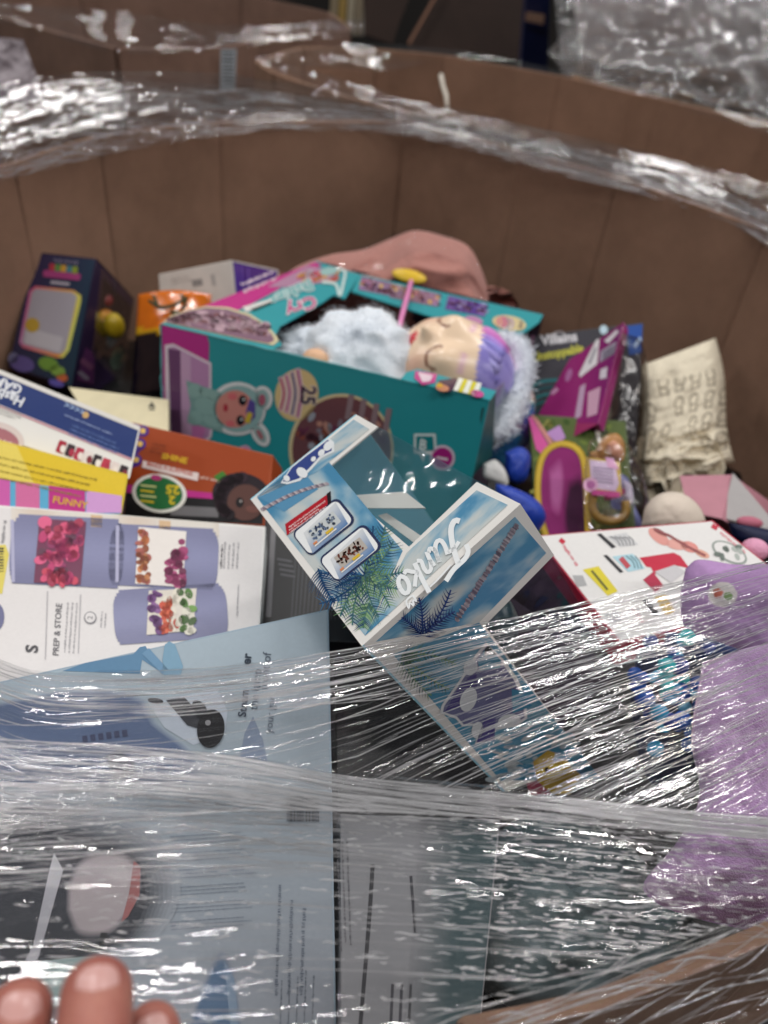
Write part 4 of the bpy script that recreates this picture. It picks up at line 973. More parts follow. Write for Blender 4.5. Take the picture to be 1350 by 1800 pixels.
# hair strands lying over the forehead
for i, (yy, c) in enumerate([(-.62, '#9f96dc'), (-.45, '#8f88d8'), (-.28, '#a9a2e2'), (-.12, '#9a90d8'), (.05, '#8f88d8'), (.18, '#b08adc'), (.34, '#d077c8'), (.5, '#d884cc')]):
    pts = [hc + hx * .062 * (.36 + .1 * s + .35 * s * s) + hy * .058 * (yy * (1 - .25 * s) + .12 * math.sin(s * 3)) + hz * .056 * math.sqrt(max(.05, 1 - (.36 + .45 * s) ** 2 - yy ** 2)) * (.94 + .11 * s) for s in np.linspace(0, 1, 8)]
    V, F = tube(pts, np.linspace(.0008, .0075, 8) ** 1.0, 8); obj('hair_strand', V, F, plain('doll_hair', c, .3, .5, 200, .15), doll, smooth=True)
V, F, _ = sphere(fT(556, 612) + dz_ * .012, (.014, .012, .010), 16, 10, AX); obj('hand', V, F, plain('doll_hand', '#e2b48f', .45), doll, smooth=True)
V, F = plate([fT(x, y) - nT * .002 for x, y in [(566, 590), (604, 588), (600, 606), (572, 608)]], nT, .001); obj('care_tag', V, F, plain('mint_tag', '#a9cfc4', .5), doll)

# ---- dark collector carton with a shiny frame (upper left)
c8 = {k: at(*p) for k, p in dict(tl=(62, 443, 1.036), tr=(170, 455, 1.013), bl=(15, 645, 1.021), br=(127, 682, .999), tr2=(236, 525, 1.106)).items()}
dep = c8['tr2'] - c8['tr']
mt = thing('collector_carton', 'dark violet figure carton with a shiny rainbow frame, standing at the left', 'toy box', (c8['bl'] + c8['br'] + dep) / 2)
V, F = hexa([c8['tl'], c8['tr'], c8['br'], c8['bl']], [c8[k] + dep for k in ('tl', 'tr', 'br', 'bl')])
obj('carton', V, [f for i, f in enumerate(F) if i != 3], plain('violet_board', '#2b2140', .4, .45, 20, .12), mt)
nS = unit(np.cross(c8['br'] - c8['tr'], dep)); nS = nS if nS @ (CAM - c8['tr']) > 0 else -nS
nM = unit(np.cross(c8['tr'] - c8['tl'], c8['bl'] - c8['tl'])); nM = nM if nM @ (CAM - c8['tl']) > 0 else -nM
P4 = [c8['tr'], c8['tr'] + dep, c8['br'] + dep, c8['br']]
V, F = plate([p - nS * .001 for p in P4], nS, .001); obj('side_panel', V, F, plain('violet_side', '#2a1c3c', .4, .45, 20, .12), mt)
pr = Print(c8['tl'], nM)
pr.grid([(64, 446), (167, 457), (126, 679), (17, 643)], 12, 16, lambda a, b: mixc('#33294f', '#1f3b4c', min(1, a * .8 + .25 * b)) * (1.1 - .3 * b), 1)
pr.text('THE MOVIE', (93, 461), 6, 9, '#9a92aa', 3, 1.0)
for i, c in enumerate(['#b23a4a', '#5f8a4a', '#c99a3c', '#4a7f8a', '#8a9a3c']): pr.rect(92 + i * 10, 470 + i * 1.3, 10, 13, 6, c, 3, 3)
pr.rect(109, 484, 66, 12, 6, '#a8437e', 3, 4); pr.rect(106, 498, 34, 5, 6, '#b8b0bd', 3, 2)
fr = [(52, 512), (62, 503), (130, 510), (143, 520), (143, 530), (122, 616), (112, 629), (100, 629), (40, 611), (34, 602)]
fcol = ['#c0689a', '#d0607a', '#d8905a', '#d8d060', '#cfe07a', '#cfe07a', '#d2d85c', '#d88a4a', '#c85a6a', '#b878a8']
pr.add(fr, [list(range(10))], np.array([lin(c) for c in fcol]), 3)
pr.poly([(57, 514), (64, 508), (128, 515), (136, 522), (116, 614), (108, 622), (100, 622), (44, 605), (40, 600)], '#a9a4ae', 4)
pr.poly([(48, 576), (112, 594), (106, 620), (44, 604)], '#bdb9bf', 5)
pr.ell(58, 572, 13, 13, 0, '#bb9a3c', 6, 12)
for x, y, a, b, c in ((40, 640, 22, 14, '#5b4f86'), (86, 640, 18, 12, '#6b8f3c'), (102, 652, 14, 9, '#7a9a45'), (110, 664, 10, 7, '#b8603c'), (100, 674, 14, 6, '#5a52a0'), (24, 630, 9, 10, '#6b6a8a')): pr.ell(x, y, a, b, 15, c, 5, 16)
pr.build('front_print', mt, 'ink_gloss')
pr = Print(c8['tr'], nS)
pr.poly([(182, 488), (232, 540), (212, 665), (166, 610)], '#1e1a26', 2)
pr.poly([(150, 610), (166, 622), (164, 676), (134, 668)], '#5a2f5c', 2); pr.ell(208, 684, 15, 13, 0, '#6e1a30', 3, 20); pr.rect(152, 640, 26, 10, 38, '#7a4a6c', 3, 3); pr.rect(146, 660, 22, 7, 38, '#8a7f92', 3, 3)
pr.ell(198, 592, 10, 20, 20, '#2f5560', 3); pr.ell(206, 630, 12, 22, 15, '#3f5a4a', 3)
pr.build('side_print', mt, 'ink_gloss')
V, F, _ = sphere(at(201, 573, 1.035), (.013, .013, .0175), 20, 14); obj('figure', V, F, plain('yellow_vinyl', '#b49a1e', .3, .5), mt, smooth=True)
V, F, _ = sphere(at(186, 556, 1.04), (.010, .010, .009), 16, 10); obj('figure_part', V, F, plain('orange_vinyl', '#dc8a1e', .3, .5), mt, smooth=True)
V, F, _ = sphere(at(184, 528, 1.05), (.011, .011, .009), 16, 10); obj('figure_part', V, F, plain('red_vinyl', '#8c2028', .3, .5), mt, smooth=True)
Wm = [at(176, 470, 1.005), at(236, 527, 1.10), at(216, 680, 1.08), at(160, 625, .99)]
obj('window', np.array([p + nS * .0015 for p in Wm]), [(0, 1, 2, 3)], 'clear', mt)

# ---- white and purple carton behind
qa, qb = [at(278, 482, 1.05), at(407, 457, 1.03), at(414, 540, 1.04), at(284, 560, 1.06)], at(490, 474, 1.13)
dv = qb - qa[1]
V, F = hexa(qa, [p + dv for p in qa])
wp = thing('carton', 'white carton with one purple side, behind the teal doll carton', 'carton', V.mean(0) - np.array([0, 0, .04]))
obj('carton', V, F, plain('offwhite_board', '#cfc9c2', .55), wp, bevel=.001)
nP = unit(np.cross(qa[1] - qa[0], qa[3] - qa[0])); pr = Print(qa[0], nP)
pr.rect(347, 497, 18, 12, -10, '#8d8a88', 1); pr.rect(375, 492, 7, 20, -10, '#a9a5a2', 1); pr.words((300, 490), -11, 40, 4, '#a8a29c', 1, 2, seed=8); pr.build('front_print', wp, 'ink')
nP2 = unit(np.cross(dv, qa[2] - qa[1])); pr = Print(qa[1], nP2)
pr.poly([(409, 460), (488, 477), (478, 520), (415, 520)], '#4a2b8c', 1)
for x in (416, 424, 436): pr.line([(x, 466 + (x - 416) * .2), (x + 1, 515)], 3, '#6a4fb0', 2)
pr.build('side_print', wp, 'ink_gloss')

# ---- orange and black bag
ob = thing('party_bag', 'black and orange printed package between the violet and teal cartons', 'package', at(290, 690, 1.0))
nu, nv = 26, 30; V, C_ = [], []
for i in range(nu):
    for j in range(nv):
        a, b = i / (nu - 1), j / (nv - 1)
        x = 243 + (372 - 243) * a + b * -12; y = 518 - 8 * math.sin(a * 3.14) + 178 * b
        V.append(at(x, y, .99 - .035 * math.sin(math.pi * a) * min(1, .3 + 2 * b) + .006 * float(fbm(np.array(a * 5), np.array(b * 6), 91))))
        edge = .34 + .10 * (a) ** 1.2
        C_.append(lin('#cf6a14') if b < edge else lin('#d9a81c') if b < edge + .05 else lin('#0c0c18'))
o = obj('bag', V, facing(V, grid_faces(nu, nv)), 'ink_gloss', ob, smooth=True, col=np.array(C_))
sol = o.modifiers.new('depth', 'SOLIDIFY'); sol.thickness = .03; sol.offset = 1 if False else -1
for pts in ([(262, 528), (280, 540), (300, 538), (318, 530), (330, 522)], [(270, 520), (276, 536)], [(318, 518), (326, 530), (320, 545)], [(300, 548), (330, 552)]):
    V, F = tube(curve([at(x, y, .962) for x, y in pts], 12), .0022, 5); obj('print_stroke', V, F, plain('dark_green_ink', '#2c3a14', .5), ob)

# ---- pink plush in a clear bag
pk = thing('pink_plush', 'dusty pink knitted plush in a clear bag against the far bin wall', 'plush', at(690, 530, 1.15))
nu, nv = 110, 60
out_top = curve([(486, 500), (520, 470), (580, 448), (640, 438), (690, 418), (730, 405), (780, 415), (822, 432), (845, 470), (860, 520), (862, 560)], nu)
PV = []
for i in range(nu):
    for j in range(nv):
        b = j / (nv - 1); x, y = out_top[i] * (1 - b) + np.array([690 + (out_top[i][0] - 690) * .92, 580]) * b
        a = i / (nu - 1)
        z = 1.17 - .09 * math.sin(math.pi * min(1, b * .7 + .02)) ** .6 * math.sin(math.pi * (a * .9 + .05)) ** .5 - .018 * float(fbm(np.array(a * 9), np.array(b * 5 + a * 3), 17, 3)) - .030 * (1 - abs(2 * float(fbm(np.array(a * 4 + b * 2), np.array(b * 2 - a), 19, 2)) - 1)) ** 2
        PV.append(at(x, y, z))
KN = plain('pink_knit', '#b37c72', .9, .15, 420, .35, .9, 420, sheen=.2)
o = obj('body', PV, facing(PV, grid_faces(nu, nv)), KN, pk, smooth=True); sol = o.modifiers.new('depth', 'SOLIDIFY'); sol.thickness = .05; sol.offset = -1
sheet('clear_bag', [at(x, y, 1.07) for x, y in [(540, 470), (640, 432), (725, 402), (800, 420), (850, 480)]], [at(x, y, 1.075) for x, y in [(545, 500), (640, 480), (720, 470), (800, 490), (858, 540)]], pk, film('thin_bag', .06, .05, .98, .0, .12, .3, 30, 60, .3), 90, 40, .002, .03, .012, 83, 0, .3)

# ---- white, blue and yellow game cartons (left)
ga, pr, P, n = slab('game_carton', 'white game carton with a dark blue band and upside down lettering', 'game box', [(-130, 600), (247, 752), (228, 842), (-130, 730)], (.70, .66, .665), .05, 'white', None, unit(at(100, 740, .68) - CAM) * .045 + np.array([-.01, 0, -.01]))
pr.poly([(-126, 608), (243, 757), (232, 806), (-126, 660)], '#17306e', 1)
pr.poly([(-126, 599), (247, 750), (244, 757), (-126, 608)], '#dedad4', 2)
pr.text('GAMES', (42, 681), 203, 24, '#e6e8ee', 3, 1.0, .03, .1); pr.text('Hasbro', (46, 702), 203, 24, '#e6e8ee', 3, 1.0, .03, .1)
for i in range(4): pr.text('>', (112 + i * 9, 716 + i * 4), 23, 16, '#9db4d8', 3, 1.0, .02)
pr.ell(151, 730, 6, 6, 0, '#c9a46c', 3, 12); pr.words((115, 728), 22.5, 110, 4, '#8c9cc4', 3, 1, seed=3); pr.words((128, 746), 22.5, 105, 4.5, '#5a72a8', 3, 3, seed=4)
pr.words((-20, 706), 21, 70, 3, '#8a8884', 3, 3, seed=5)
pr.ell(4, 768, 40, 24, 20, '#d6c8c4', 2); pr.ell(2, 772, 33, 18, 20, '#a66a74', 3); pr.words((-26, 763), 18, 60, 5, '#e8dcd8', 4, 2, seed=6)
for i in range(8):
    x, y = 108 + i * 15.5, 786 + i * 6.2
    pr.rect(x, y, 14, 22, 20, ['#a51f38', '#3a2830', '#b02c48', '#e2d9d6', '#2e2228', '#b8384e', '#dccfcc', '#30242a'][i], 2, 2); pr.ell(x + 3, y + 4, 5, 7, 10, ['#e8e2de', '#a83048', '#e6dcd8', '#7c2c38'][i % 4], 3, 12)
pr.poly([(-126, 662), (232, 807), (231, 810), (-126, 665)], '#c98a9a', 2)
pr.build('front_print', ga, 'ink')
gb, pr, P, n = slab('game_carton', 'yellow and pink carton lying under the white and blue game carton', 'game box', [(-130, 738), (226, 834), (214, 905), (-130, 905)], (.645, .62, .60), .05, plain('yellow_board', '#d8bb20', .5, .4, 20, .05), None, unit(at(100, 840, .62) - CAM) * .04 + np.array([-.01, 0, -.01]))
pr.poly([(-128, 742), (222, 838), (216, 872), (-128, 822)], '#e0bf1c', 1)
pr.poly([(-128, 742), (30, 784), (60, 850), (-128, 822)], '#e6cf5c', 2)
pr.words((-10, 800), 13, 215, 4.5, '#8f7a1c', 3, 4, 2.6, seed=9)
pr.poly([(-128, 824), (215, 874), (212, 904), (-128, 900)], '#5aa8cc', 1)
for x0, x1, c in ((-60, 18, '#c95aa6'), (28, 70, '#cf6a9c'), (86, 150, '#bb2a82'), (152, 214, '#cf9ad0')): pr.poly([(x0, 842 + x0 * .14), (x1, 842 + x1 * .14), (x1, 902), (x0, 902)], c, 2)
pr.text('FUNNY', (92, 884), 10, 17, '#d8a92c', 3, 1.1, .02)
pr.build('front_print', gb, 'ink')

# ---- orange carton with a green oval, and the cream card behind it
oc, pr, P, n = slab('toy_carton', 'orange carton with a green oval badge under the teal carton', 'toy box', [(232, 742), (480, 800), (470, 925), (216, 915)], (.735, .70, .70), .03, plain('orange_board', '#a04212', .5, .4, 20, .05))
pr.poly([(232, 745), (476, 803), (466, 876), (224, 852)], '#9c4016', 1); pr.poly([(224, 852), (466, 876), (464, 884), (222, 866)], '#bb2a86', 2)
pr.poly([(222, 866), (464, 884), (462, 922), (218, 912)], '#17161a', 1); pr.poly([(300, 888), (385, 893), (384, 910), (300, 906)], '#6f6d70', 2)
pr.poly([(225, 742), (245, 747), (252, 760), (240, 775), (252, 788), (238, 802), (246, 818), (222, 826)], '#4b2a8a', 2)
for x, y in ((252, 758), (247, 781), (240, 809)): pr.ell(x, y, 10, 10, 0, '#4b2a8a', 3, 18); pr.ell(x, y, 5, 5, 0, '#e0b860', 4, 12)
pr.poly([(252, 810), (350, 832), (348, 846), (250, 822)], '#e6d4d0', 3); pr.text('MAKE A SURPRISE', (258, 819), 12.5, 11, '#b8482c', 4, .95, .01); pr.text('SHINE', (284, 806), 12, 14, '#e0b42c', 3, 1.2, .03)
pr.words((352, 836), 12, 70, 6, '#d8b0a0', 3, 1, seed=12); pr.words((268, 778), 12, 30, 4, '#7a3a20', 3, 3, seed=13)
pr.ell(281, 868, 48, 34, 8, '#e6e4dc', 5, 44); pr.ell(281, 868, 41, 28.5, 8, '#1e6a38', 6, 44)
pr.text('25', (318, 856), 186, 21, '#d8c02c', 7, 1.2, .04); pr.text('2', (310, 874), 186, 20, '#d8c02c', 7, 1.2, .04)
for i in range(4): pr.line([(248, 854 + i * 9), (276 - (i % 2) * 4, 857 + i * 9)], 3.4, '#c9cf8a' if i % 2 == 0 else '#d8c02c', 7)
pr.ell(276, 841, 10, 5, 8, '#b83a7a', 7, 14)
pr.poly([(376, 838), (392, 828), (404, 842), (386, 850)], '#3f7a2c', 3)
pr.ell(425, 872, 52, 40, 10, '#241820', 3, 36); pr.ell(432, 884, 32, 32, 0, '#5a3a34', 4, 30); pr.ell(422, 884, 7, 9, 0, '#160f12', 5, 14); pr.ell(424, 882, 2, 2, 0, '#b8b0ac', 6, 8); pr.ell(444, 896, 12, 6, 10, '#6f463e', 5, 14)
for i in range(14):
    a = 2.2 + i * .19; pr.ell(428 + 42 * math.cos(a), 876 + 36 * math.sin(a), 11, 10, 0, ['#1c1218', '#30202a'][i % 2], 5, 14)
pr.build('front_print', oc, 'ink')
ccv, pr, P, n = slab('cream_card', 'cream card sheet lying behind the blue game carton', 'card', [(120, 680), (296, 702), (296, 775), (160, 745)], (.86, .83, .82), .004, plain('cream_board', '#ddd3b0', .55, .3))
pr.poly([(260, 716), (267, 706), (274, 717)], '#4a4638', 1); pr.line([(262, 720), (272, 720)], 3, '#4a4638', 1); pr.build('mark', ccv, 'ink')

# ---- white carton with pictures of lavender containers
kc, pr, P, n = slab('container_carton', 'white carton printed with lavender food containers, lower left', 'carton', [(-120, 878), (467, 925), (452, 1190), (-150, 1290)], (.60, .60, .455), .055, 'white')
pr.poly([(-110, 884), (462, 930), (450, 1180), (-140, 1270)], '#d9d5d4', 1)
pr.grid([(20, 893), (385, 920), (385, 945), (20, 922)], 24, 4, lambda a, b: mixc('#d6cfc6', '#c9b3a0', max(0, math.sin(a * 13)) * .6), 2)
for x in (170, 290): pr.poly([(x - 10, 906 + (x - 170) * .08), (x + 10, 907.5 + (x - 170) * .08), (x + 10, 928 + (x - 170) * .06), (x - 10, 927 + (x - 170) * .06)], '#cfae88', 3)
def can(pr, cx, cy, w, h, ang, k, crop):
    n_ = 18
    for j in range(n_):
        b0, b1 = j / n_, (j + 1) / n_; a = math.radians(ang); X, Y = np.array([math.cos(a), math.sin(a)]), np.array([-math.sin(a), math.cos(a)])
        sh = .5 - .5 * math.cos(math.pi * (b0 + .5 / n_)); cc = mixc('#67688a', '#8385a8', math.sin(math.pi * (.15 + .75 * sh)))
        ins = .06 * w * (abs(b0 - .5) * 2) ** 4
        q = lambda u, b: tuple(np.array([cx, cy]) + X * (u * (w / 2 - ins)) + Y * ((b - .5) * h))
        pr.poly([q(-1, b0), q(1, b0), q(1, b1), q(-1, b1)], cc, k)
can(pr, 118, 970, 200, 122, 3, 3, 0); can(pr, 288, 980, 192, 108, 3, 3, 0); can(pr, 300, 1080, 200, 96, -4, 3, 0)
for x0, x1, yo in ((22, 32, 0), (207, 214, 10)): pr.line([(x0, 915 + yo), (x1 - 8, 1025)], 6, '#a9a8c4', 4)
rg = random.Random(3)
pr.poly([(70, 913), (152, 919), (142, 1030), (60, 1026)], '#6c2a4c', 5)
for i in range(60): pr.ell(rg.uniform(72, 146) - 4, rg.uniform(920, 1026), rg.uniform(6, 13), rg.uniform(6, 12), rg.uniform(0, 180), rg.choice(['#b8346a', '#cf4a72', '#8a2c5c', '#d85a84', '#a02c4c', '#5c3048', '#c43c58']), 6, 12)
pr.poly([(244, 928), (328, 936), (322, 1034), (238, 1028)], '#e3dcd6', 5)
for i in range(28): pr.ell(rg.uniform(244, 262), rg.uniform(932, 1026), rg.uniform(4, 9), rg.uniform(4, 9), 0, rg.choice(['#b86a3c', '#d08a5a', '#8a4a2c', '#a85c50']), 6, 10)
for i in range(30): x = rg.uniform(296, 324); pr.ell(x, rg.uniform(938 + (324 - x) * 1.6, 1032), rg.uniform(5, 10), rg.uniform(5, 10), 0, rg.choice(['#8a2c5c', '#a03a6c', '#6a2448', '#b04a7c']), 6, 10)
pr.poly([(262, 1040), (346, 1036), (340, 1110), (258, 1118)], '#d8d0c4', 5)
for i in range(60):
    x = rg.uniform(264, 342); pr.ell(x, rg.uniform(1042, 1112), rg.uniform(4, 10), rg.uniform(4, 9), rg.uniform(0, 180), rg.choice(['#6c3a7a', '#8a5a94'] if x < 284 else ['#c8482c', '#d8603c', '#b83c24', '#e0d8c8'] if x < 316 else ['#4f7a34', '#6f9a4a', '#3c5c28', '#dcd8c8']), 6, 10)
for x0, y0, L, r_ in ((392, 1000, 52, 4), (415, 1086, 60, 1)): pr.words((x0, y0), -87, L, 3.2, '#8c8a90', 3, r_, 2.4, seed=x0)
pr.words((386, 1000), -87, 50, 5, '#55535a', 3, 1, seed=4)
pr.text('PREP & STORE', (103, 1154), -86, 15, '#5c5a60', 3, .98, .01); pr.words((112, 1148), -86, 90, 3.6, '#9a979c', 3, 3, 2.2, seed=15)
pr.line([(84, 1040), (80, 1160)], 1.6, '#a9a6aa', 3); pr.line([(142, 1046), (138, 1150)], 1.6, '#a9a6aa', 3)
pr.text('S', (66, 1149), -86, 30, '#35343a', 3, 1.0, .03)
pr.ell(159, 1087, 11, 11, 0, '#7c7a80', 3, 24); pr.ell(159, 1087, 9, 9, 0, '#d9d5d4', 4, 24); pr.text('2', (163, 1091), -86, 13, '#7c7a80', 5); pr.words((176, 1104), -86, 34, 3.4, '#8c8a90', 3, 2, 2.0, seed=21)
pr.ell(-6, 1085, 14, 24, 0, '#66678c', 3, 24); pr.words((2, 955), -84, 40, 6, '#8c8a8e', 3, 1, seed=2); pr.poly([(-20, 960), (10, 958), (16, 975), (4, 1045), (-20, 1040)], '#d8c85c', 2)
for i in range(9): pr.line([(-14, 966 + i * 5), (7, 965 + i * 5)], rg.uniform(1, 3), '#35332c', 3)
pr.build('top_print', kc, 'ink')

# ---- black ribbed carton
bk, pr, P, n = slab('black_carton', 'black carton with fine ribs beside the white container carton', 'carton', [(466, 905), (660, 930), (640, 1130), (455, 1120)], (.66, .64, .545), .05, 'black')
for i in range(16): pr.line([(520 + i * 7, 975 + i * 4), (512 + i * 7, 1090)], 2, '#3a3a40', 1)
pr.line([(481, 925), (472, 1085)], 9, '#6a686c', 1); pr.line([(462, 925), (458, 1085)], 3, '#1a1a1c', 2)
for i in range(4): pr.rect(500 + i * 2, 985 + i * 9, 26, 3, 10, '#4c4c52', 1)
pr.build('top_print', bk, 'ink')

# ---- light blue appliance carton under the film
lb, pr, P, n = slab('appliance_carton', 'pale blue appliance carton under the stretch film, lower left', 'carton', [(-140, 1228), (578, 1070), (594, 1960), (-220, 1960)], (.412, .46, .315), .09, 'lblue')
pr.grid([(-120, 1228), (574, 1075), (590, 1950), (-200, 1950)], 30, 30, lambda a, b: mixc('#a3b3be', '#969da6', min(1, max(0, b * 1.1 + .25 * a - .1))), 1)
pr.poly([(110, 1180), (150, 1166), (235, 1150), (246, 1138), (256, 1136), (262, 1146), (290, 1172), (280, 1180), (250, 1160), (246, 1185)], '#5f86a6', 2)
pr.poly([(250, 1150), (262, 1140), (296, 1178), (286, 1186)], '#6d93b2', 3); pr.poly([(286, 1160), (290, 1134), (298, 1128), (308, 1134), (322, 1172), (318, 1188), (288, 1188)], '#7ba0b8', 3)
pr.blur([(-60, 1250), (60, 1226), (140, 1215), (246, 1228), (270, 1270), (330, 1318), (352, 1350), (348, 1376), (180, 1380), (-60, 1360)], '#5c6c8c', '#a0aebb', 2, 1.04)
pr.poly([(258, 1232), (300, 1230), (380, 1210), (400, 1250), (396, 1290), (340, 1310), (290, 1280)], '#b9c3d0', 2)
pr.poly([(292, 1232), (324, 1226), (352, 1256), (350, 1282), (330, 1276)], '#3a3c42', 4); pr.ell(371, 1282, 24, 34, 8, '#1b1b1f', 5, 30); pr.ell(366, 1272, 5, 5, 0, '#8f8f93', 6, 14)
pr.ell(352, 1250, 12, 20, -30, '#2a2b30', 4, 20); pr.ell(274, 1233, 14, 5, 8, '#2a2a30', 4, 16)
pr.poly([(186, 1330), (210, 1318), (236, 1340), (240, 1362), (200, 1368)], '#3c4154', 4)
for i in range(6): pr.rect(150 + i * 14, 1300 - i * 2, 9, 12, -8, '#454b66', 4)
pr.poly([(445, 1260), (462, 1300), (470, 1340), (420, 1342), (430, 1290)], '#7d8ba0', 3)
pr.text('er', (440, 1170), -84, 22, '#2f3a48', 4, 1.0, .03); pr.text('the lamp', (452, 1250), -84, 21, '#46505e', 4, 1.0); pr.text('front of', (470, 1214), -84, 21, '#46505e', 4, 1.0); pr.text('Steam', (432, 1262), -84, 20, '#3a4454', 4, 1.0, .02); pr.text('your gar', (478, 1290), -84, 19, '#5a6472', 4, 1.0)
# lower pictures on the same face
pr.blur([(-180, 1440), (40, 1425), (180, 1450), (270, 1500), (290, 1580), (250, 1650), (170, 1680), (90, 1760), (40, 1900), (-180, 1900)], '#34373f', '#9aa2ab', 3, 1.10, 9)
pr.poly([(96, 1500), (112, 1530), (70, 1680), (40, 1740), (20, 1740), (60, 1660), (88, 1530)], '#a9aab2', 5)
pr.blur([(120, 1600), (124, 1550), (150, 1510), (200, 1500), (240, 1520), (244, 1570), (220, 1612), (190, 1640), (140, 1640)], '#a8a0a4', '#3a3d46', 4.5, 1.08)
pr.poly([(236, 1514), (248, 1524), (246, 1575), (226, 1612), (214, 1622), (228, 1570)], '#9a6464', 6)
pr.poly([(178, 1640), (190, 1640), (184, 1672), (172, 1672)], '#2a2c30', 5); pr.poly([(70, 1690), (170, 1680), (170, 1760), (60, 1780)], '#93a8a8', 4)
pr.blur([(335, 1800), (360, 1730), (390, 1680), (412, 1725), (425, 1850), (420, 1950), (340, 1950)], '#56708e', '#979ea8', 3, 1.08); pr.poly([(394, 1690), (412, 1720), (424, 1850), (408, 1830)], '#7f94aa', 4)
for i in range(3): pr.words((482 + i * 22, 1750), -88, 200, 7, '#6c7684', 3, 1, seed=70 + i)
for i in range(6): pr.words((300, 1470 + i * 30), -4, 150, 3, '#7c8694', 3, 3, 2.2, seed=60 + i)
for i in range(22): pr.line([(505 + i * 2.6, 1400), (505 + i * 2.6, 1445)], random.choice([1, 1.6, 2.2]), '#4a5058', 4)
for i in range(5): pr.words((490 + i * 14, 1820), -88, 120, 4, '#66707c', 3, 1, seed=90 + i)
pr.build('top_print', lb, 'ink')

# ---- black carton under the toy carton, and grey carton below it
slab('black_carton', 'plain black carton lying under the tilted toy carton', 'carton', [(586, 1075), (900, 1150), (1010, 1470), (594, 1455)], (.56, .58, .505), .05, 'black')
gc, pr, P, n = slab('grey_carton', 'grey carton with dark seams under the film at the bottom', 'carton', [(598, 1430), (880, 1440), (830, 1960), (600, 1960)], (.405, .42, .315), .06, 'grey')
pr.line(curve([(655, 1520), (650, 1600), (642, 1700), (630, 1840)], 12), 7, '#3c3c40', 1); pr.line([(722, 1540), (730, 1640)], 5, '#44444a', 1)
for i in range(3): pr.line([(690 + i * 16, 1730), (684 + i * 16, 1860)], 5, '#4a4a50', 1)
pr.grid([(740, 1436), (876, 1444), (828, 1950), (700, 1950)], 12, 4, lambda a, b: mixc('#85868a', '#44565a', min(1, a * 1.8)), 1)
pr.words((612, 1480), 88, 200, 4, '#5a5a60', 2, 3, 2.2, seed=5)
pr.build('top_print', gc, 'matte')
V, F, D_ = sphere(at(985, 1600, .445), (.075, .055, .022), 48, 30)
V += (D_ * ((fbm(D_[:, 0] * 4 + 5, D_[:, 1] * 4 + 5, 71, 4) - .5) * .03)[:, None])
tag(obj('dark_bag', V, F, plain('teal_bag', '#56686c', .4, .5, 40, .9, .5, 60), smooth=True), 'dark teal plastic bag under the film between the grey carton and lilac plush', 'plastic bag')

# ---- white and red carton (right)
wr, pr, P, n = slab('utensil_carton', 'white carton with red edge and utensil pictures, right of the tilted toy carton', 'carton', [(942, 941), (1253, 914), (1425, 1052), (1088, 1131)], (.60, .60, .515), .022, 'red')
pr.poly([(946, 943), (1251, 917), (1420, 1050), (1090, 1127)], '#dfdddb', 1)
pr.rect(988, 952, 10, 8, 40, '#c01f3c', 2); pr.words((993, 958), 55, 42, 6, '#cf6a78', 2, 1, seed=2); pr.rect(1256, 927, 11, 8, 30, '#c01f3c', 2); pr.words((1268, 934), 40, 70, 6, '#d88a92', 2, 1, seed=3)
pr.poly([(1049, 940), (1056, 938), (1083, 962), (1076, 965)], '#2a2a30', 2); pr.poly([(1066, 944), (1100, 937), (1122, 958), (1090, 962)], '#c9c9ca', 2)
for i in range(5): pr.line(curve([(1072 + i * 8, 944), (1084 + i * 7, 950), (1090 + i * 6, 960)], 8), 1.8, '#77777c', 3)
pr.poly([(1060, 977), (1067, 976), (1096, 1006), (1090, 1008)], '#2a2a30', 2); pr.poly([(1076, 979), (1112, 974), (1134, 1000), (1104, 1006)], '#a9cdd8', 2); pr.rect(1098, 990, 9, 22, 50 - 90, '#b84a54', 3)
for i in range(3): pr.line(curve([(1100 + i * 8, 978), (1112 + i * 6, 988), (1116 + i * 6, 1000)], 8), 2, '#6a8a94', 3)
for x, y, a, b, g, c in ((1158, 944, 22, 10, 38, '#d8958c'), (1160, 936, 14, 4, 30, '#8a4a4c'), (1190, 958, 20, 9, 10, '#dba096'), (1212, 962, 16, 9, 20, '#d88c84'), (1234, 974, 14, 6, 25, '#d9a08c')): pr.ell(x, y, a, b, g, c, 2, 20)
pr.line([(1150, 932), (1176, 942), (1205, 960), (1240, 978)], 4, '#8f4a4c', 3)
pr.poly([(1124, 981), (1184, 972), (1196, 978), (1212, 1000), (1186, 994), (1150, 1010), (1144, 998), (1136, 997)], '#c01f3e', 2); pr.poly([(1130, 1020), (1148, 1006), (1166, 1030), (1152, 1042)], '#b02c4a', 2); pr.poly([(1150, 1006), (1186, 994), (1205, 1006), (1180, 1026)], '#c4c2c4', 3)
pr.ell(1282, 972, 34, 16, 28, '#8d9690', 2, 30); pr.ell(1282, 972, 30, 13, 28, '#dfdddb', 3, 30)
for i in range(8): pr.ell(1282 + random.uniform(-22, 22), 972 + random.uniform(-10, 10), 7, 4, random.uniform(0, 90), ['#66716a', '#a9b0aa'][i % 2], 4, 10)
for pts, c in (([(1024, 1002), (1052, 996), (1086, 1040), (1068, 1048)], '#d8c838'), ([(1006, 1012), (1024, 1012), (1032, 1030), (1014, 1032)], '#a9a9aa')): pr.poly(pts, c, 2)
pr.line([(1040, 1004), (1068, 1038)], 4, '#6a6a30', 3)
pr.poly([(1128, 1055), (1138, 1054), (1160, 1080), (1150, 1084)], '#2a2a2c', 2); pr.poly([(1150, 1050), (1170, 1046), (1186, 1076), (1170, 1082)], '#d8b868', 2); pr.words((1114, 1068), 55, 36, 5, '#d87a86', 2, 1, seed=8); pr.poly([(1062, 1080), (1086, 1072), (1092, 1092), (1070, 1096)], '#b4b4b6', 2)
pr.build('top_print', wr, 'ink')

